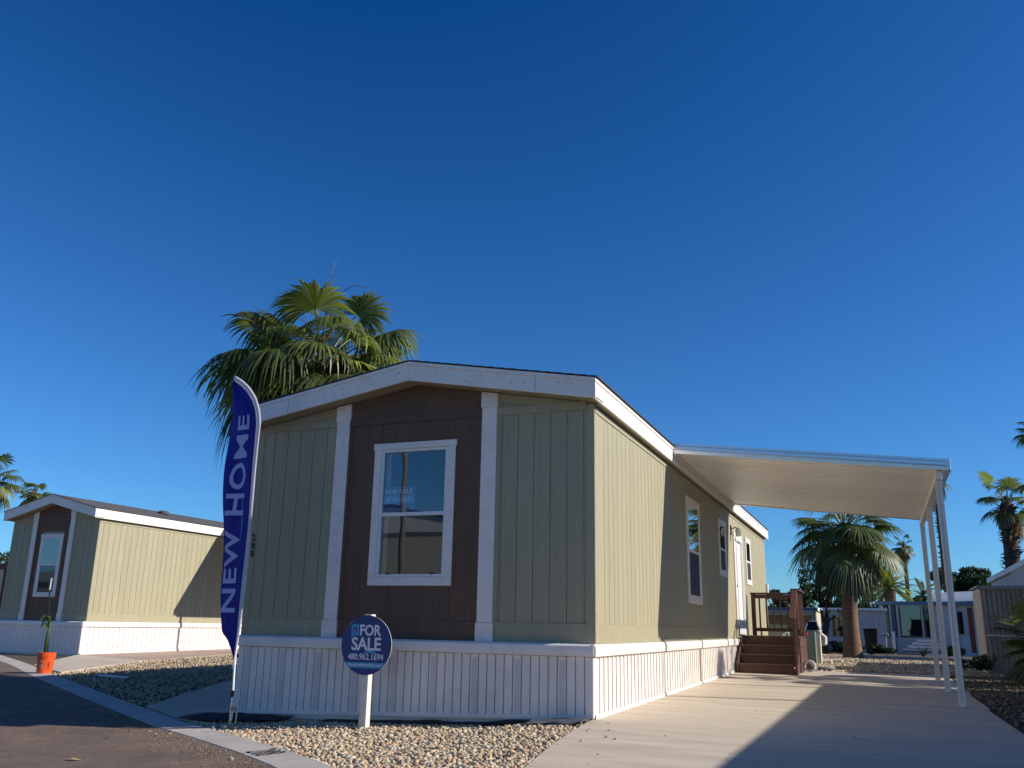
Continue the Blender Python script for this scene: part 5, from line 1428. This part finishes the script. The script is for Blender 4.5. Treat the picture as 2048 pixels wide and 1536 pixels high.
for s_ in range(nsh):
    vv = V[2*s_*per:2*(s_+1)*per+2]; ff = [(2*i, 2*i+2, 2*i+3, 2*i+1) for i in range(per)]
    o = MB().add(vv, ff).build('corrugated_sheet', M['corr'], sh, smooth=True)
B(sx0-.06, xe, sy0-.10, sy0+1.85, zt_+.0, zt_+.02).build('roof', M['grey'], sh)
B(sx0-.06, xe, sy0-.12, sy0-.101, zt_-.06, zt_+.021).build('roof_edge', M['corr'], sh)
MB().tube([(sx0+.02, sy0-.06, 1.0), (xe, sy0-.06, .93)], .018, 6).build('rail_pipe', M['post'], sh)

# ------------------------------------------------------------------ service items behind the porch
def cabinet(u, v, y, w, d, h, mk, label, name='utility_cabinet'):
    q = tp(u, v, y); z = g(q.x, y)-.02; o = empty(name, (q.x, y, z), label, 'cabinet')
    B(q.x-w, q.x, y, y+d, z, z+h).build('body', M[mk], o, bevel=.008)
    B(q.x-w-.01, q.x+.01, y-.01, y+d+.01, z+h+.0005, z+h+.02).build('lid', M[mk], o, bevel=.004)
    B(q.x-w*.85, q.x-w*.15, y-.008, y-.0005, z+h*.25, z+h*.9).build('door', M[mk], o, bevel=.003)
    return o
cabinet(1632, 1300, 15.6, .30, .35, .82, 'cab', 'grey green utility cabinet right behind the porch steps')
cabinet(1642, 1300, 16.6, .30, .36, .74, 'cream', 'cream coloured utility box behind the grey green cabinet')
pad = empty('concrete_pad', (1.0, 17.6, g(1, 17.6)), 'pair of pale concrete pads lying on the gravel behind the boxes', 'pad')
for k in range(2):
    B(.35, 1.55+k*.25, 16.9+k*.72, 17.58+k*.72, g(1, 17)-.05, g(1, 17)+.05).build('slab', M['concrete'], pad, bevel=.01)
q = tp(1570, 1262, 15.0); uc = cabinet(1576, 1250, 14.6, .5, .35, .95, 'cab', 'pale meter cabinet seen through the porch railing')
vp = tp(1568, 1262, 13.5); pv_ = MB().tube([(vp.x, 13.5, g(vp.x, 13.5)), (vp.x, 13.5, .93), (vp.x+.09, 13.5, .98)], .035, 8).build('vent_pipe', M['white']); tag(pv_, 'white bent vent pipe behind the porch deck', 'pipe')
# coiled white drain hose and a flat grey stone beside the porch
hz = g(1.45, 10.9)
hs = MB(); pts = [(1.40+.11*math.cos(t), 11.0+.012*t, hz+.13+.10*math.sin(t)) for t in [i*.4 for i in range(26)]]
hs.tube(pts, .026, 7); ho = hs.build('drain_hose', M['tube'], smooth=True); tag(ho, 'coil of pale corrugated drain hose at the foot of the porch', 'hose')
def rock(x, y, s, label, seed):
    rg_ = np.random.default_rng(seed); V = IV*rg_.uniform(.8, 1.2, (12, 1))*np.array(s); V = V+np.array([x, y, g(x, y)+s[2]*.3])
    o = np_mesh('rock', V, IF, M['rock']); md = o.modifiers.new('b', 'BEVEL'); md.width = .03; tag(o, label, 'rock', 'rocks in the rear gravel')
rock(1.62, 12.35, (.28, .16, .07), 'flat grey rock on the gravel beside the porch', 5)
rock(1.38, 12.0, (.16, .14, .13), 'brownish rock against the porch skirt boards', 6)
rf_ = MB().tube([(1.38, 11.0, .93), (1.38, 11.0, .99)], .028, 8).build('reflector', mat('red plastic', (.6, .03, .02), .3, .05, 3)); tag(rf_, 'small red and white valve cap beside the porch rail', 'valve')

# ------------------------------------------------------------------ homes to the right, out of view or nearly so; their shade falls on the driveway
def plain_home(x0, x1, y0, y1, z0, zt, label, ridge='y', mk='cream'):
    o = empty('mobile_home', ((x0+x1)/2, (y0+y1)/2, z0), label, 'mobile home', 'mobile homes')
    B(x0, x1, y0, y1, z0-.1, zt-.2).build('wall', M[mk], o)
    xc_ = (x0+x1)/2; e = .15
    MB().prism([(x0-e, zt-.2), (x1+e, zt-.2), (x1+e, zt), (xc_, zt+.45), (x0-e, zt)], 'y', y0-e, y1+e).build('roof', M['white'], o)
    for k in range(4):
        yy = y0+(y1-y0)*(.15+.2*k)
        w = B(x0-.02, x0-.001, yy, yy+.9, z0+1.3, z0+2.3).build('window', M['glassD'], o); B(x0-.035, x0-.0205, yy-.05, yy+.95, z0+1.25, z0+1.3).build('sill', M['white'], w)
    B(x0-.025, x0-.001, y0+(y1-y0)*.92, y0+(y1-y0)*.92+.9, z0+.2, z0+2.3).build('door', M['white'], o)
    return o
plain_home(7.15, 11.8, -5.2, 8.45, .05, 3.15, 'cream home standing just right of the driveway strip')
plain_home(7.35, 12.0, 12.5, 19.3, .12, 3.15, 'cream home behind the corrugated shed')
# white gabled building above the shed
wg = empty('gabled_building', (9.5, 25, g(9.5, 25)), 'white gabled building rising behind the corrugated shed', 'building')
ea, eb = tp(2012, 1137, 24.), tp(2048, 1118, 24.)
sl_ = (eb.z-ea.z)/(eb.x-ea.x)
B(ea.x+.12, 14, 24.15, 30, g(9, 25)-.1, ea.z-.08).build('wall', M['grey'], wg)
xm = ea.x+3.2
MB().prism([(ea.x+.12, ea.z-.08), (14, ea.z-.08), (xm, ea.z+sl_*3.2-.05)], 'y', 24.15, 30).build('gable', M['grey'], wg)
MB().prism([(ea.x, ea.z-.17), (xm, ea.z+sl_*3.2-.17), (xm, ea.z+sl_*3.2), (ea.x, ea.z)], 'y', 24, 30.1).build('roof', M['white'], wg)
# red brown house slice at the left edge
a = tp(14, 1128, 17.)
rb = empty('building', (a.x-3, 19, g(a.x, 17)), 'cream building with red brown edges at the far left behind the second home', 'building')
B(a.x-6, a.x+.35, 17, 21, g(a.x, 17)-.1, a.z-.2).build('wall', M['cream'], rb)
B(a.x-6, a.x+.45, 16.8, 21.2, a.z-.19, a.z).build('roof_edge', M['redwall'], rb)
B(a.x-.05, a.x+.05, 16.95, 16.999, g(a.x, 17), a.z-.2).build('corner_trim', M['redwall'], rb)
B(a.x-1.1, a.x-.25, 16.97, 16.998, g(a.x, 17)+.1, a.z-.6).build('door', M['glassD'], rb)
# home and lamp post across the street, seen in the window glass
ah = empty('mobile_home', (-13, -20, -.2), 'olive home across the street mirrored in the front window', 'mobile home', 'mobile homes')
B(-13.2, -6.2, -19, -11.6, -.3, 3.35).build('wall', M['cream'], ah)
MB().prism([(-13.5, 3.351), (-5.9, 3.351), (-5.9, 3.45), (-9.2, 4.05), (-13.5, 3.45)], 'y', -19.3, -11.55).build('roof', M['white'], ah)
MB().prism([(-13.55, 3.452), (-9.2, 4.055), (-5.85, 3.452), (-5.85, 3.5), (-9.2, 4.11), (-13.55, 3.5)], 'y', -19.3, -11.5).build('shingles', M['shingle'], ah)
for xx in (-12.4, -7.6): B(xx, xx+.8, -11.599, -11.57, 1.3, 2.3).build('window', M['glassD'], ah)
q = (-8.35, -10.6)
lpz = MB().tube([(q[0], q[1], -.3), (q[0], q[1], 7.5)], [.085, .06], 10).build('street_lamp', M['rock'], smooth=True); tag(lpz, 'grey lamp pole across the street mirrored in the front window', 'street lamp')
MB().tube([(q[0], q[1], 7.45), (q[0]-.7, q[1]+.5, 7.7)], .03, 6).build('lamp_arm', M['post'], lpz)
tree(-12.6, -24, 6.1, 3.0, 'green tree across the street mirrored in the front window', 91, 'leaf3', 2500, .14, group='trees across the street')
tree(-16.0, -22, 5.6, 3.0, 'smaller green tree across the street mirrored in the window', 92, 'leaf2', 2000, .14, group='trees across the street')
plain_home(-52, -36, -24, -15, .0, 3.3, 'pale home far across the street, mirrored in the left home window')
FSEG, FNS = 16, 4
palm(-47, -27, 6.6, .3, .25, 'fan palm far across the street, mirrored in the left home window', [
    (6, 50, 88, 1.2, 1.3, .5, 'frond'), (9, 5, 48, 1.2, 1.3, .7, 'frond'), (9, -45, 0, 1.0, 1.2, .7, 'fronddark')], 99, group='fan palms', rings=False)
# palm seen mirrored in the side windows
FSEG, FNS = 16, 4
palm(9.6, 10.5, 4.4, .25, .22, 'fan palm between the right hand homes, mirrored in the side windows', [
    (6, 50, 88, 1.0, 1.0, .5, 'frond'), (9, 5, 48, 1.0, 1.0, .7, 'frond'), (9, -45, 0, 1.0, 1.0, .7, 'fronddark')], 97, group='fan palms', rings=False)
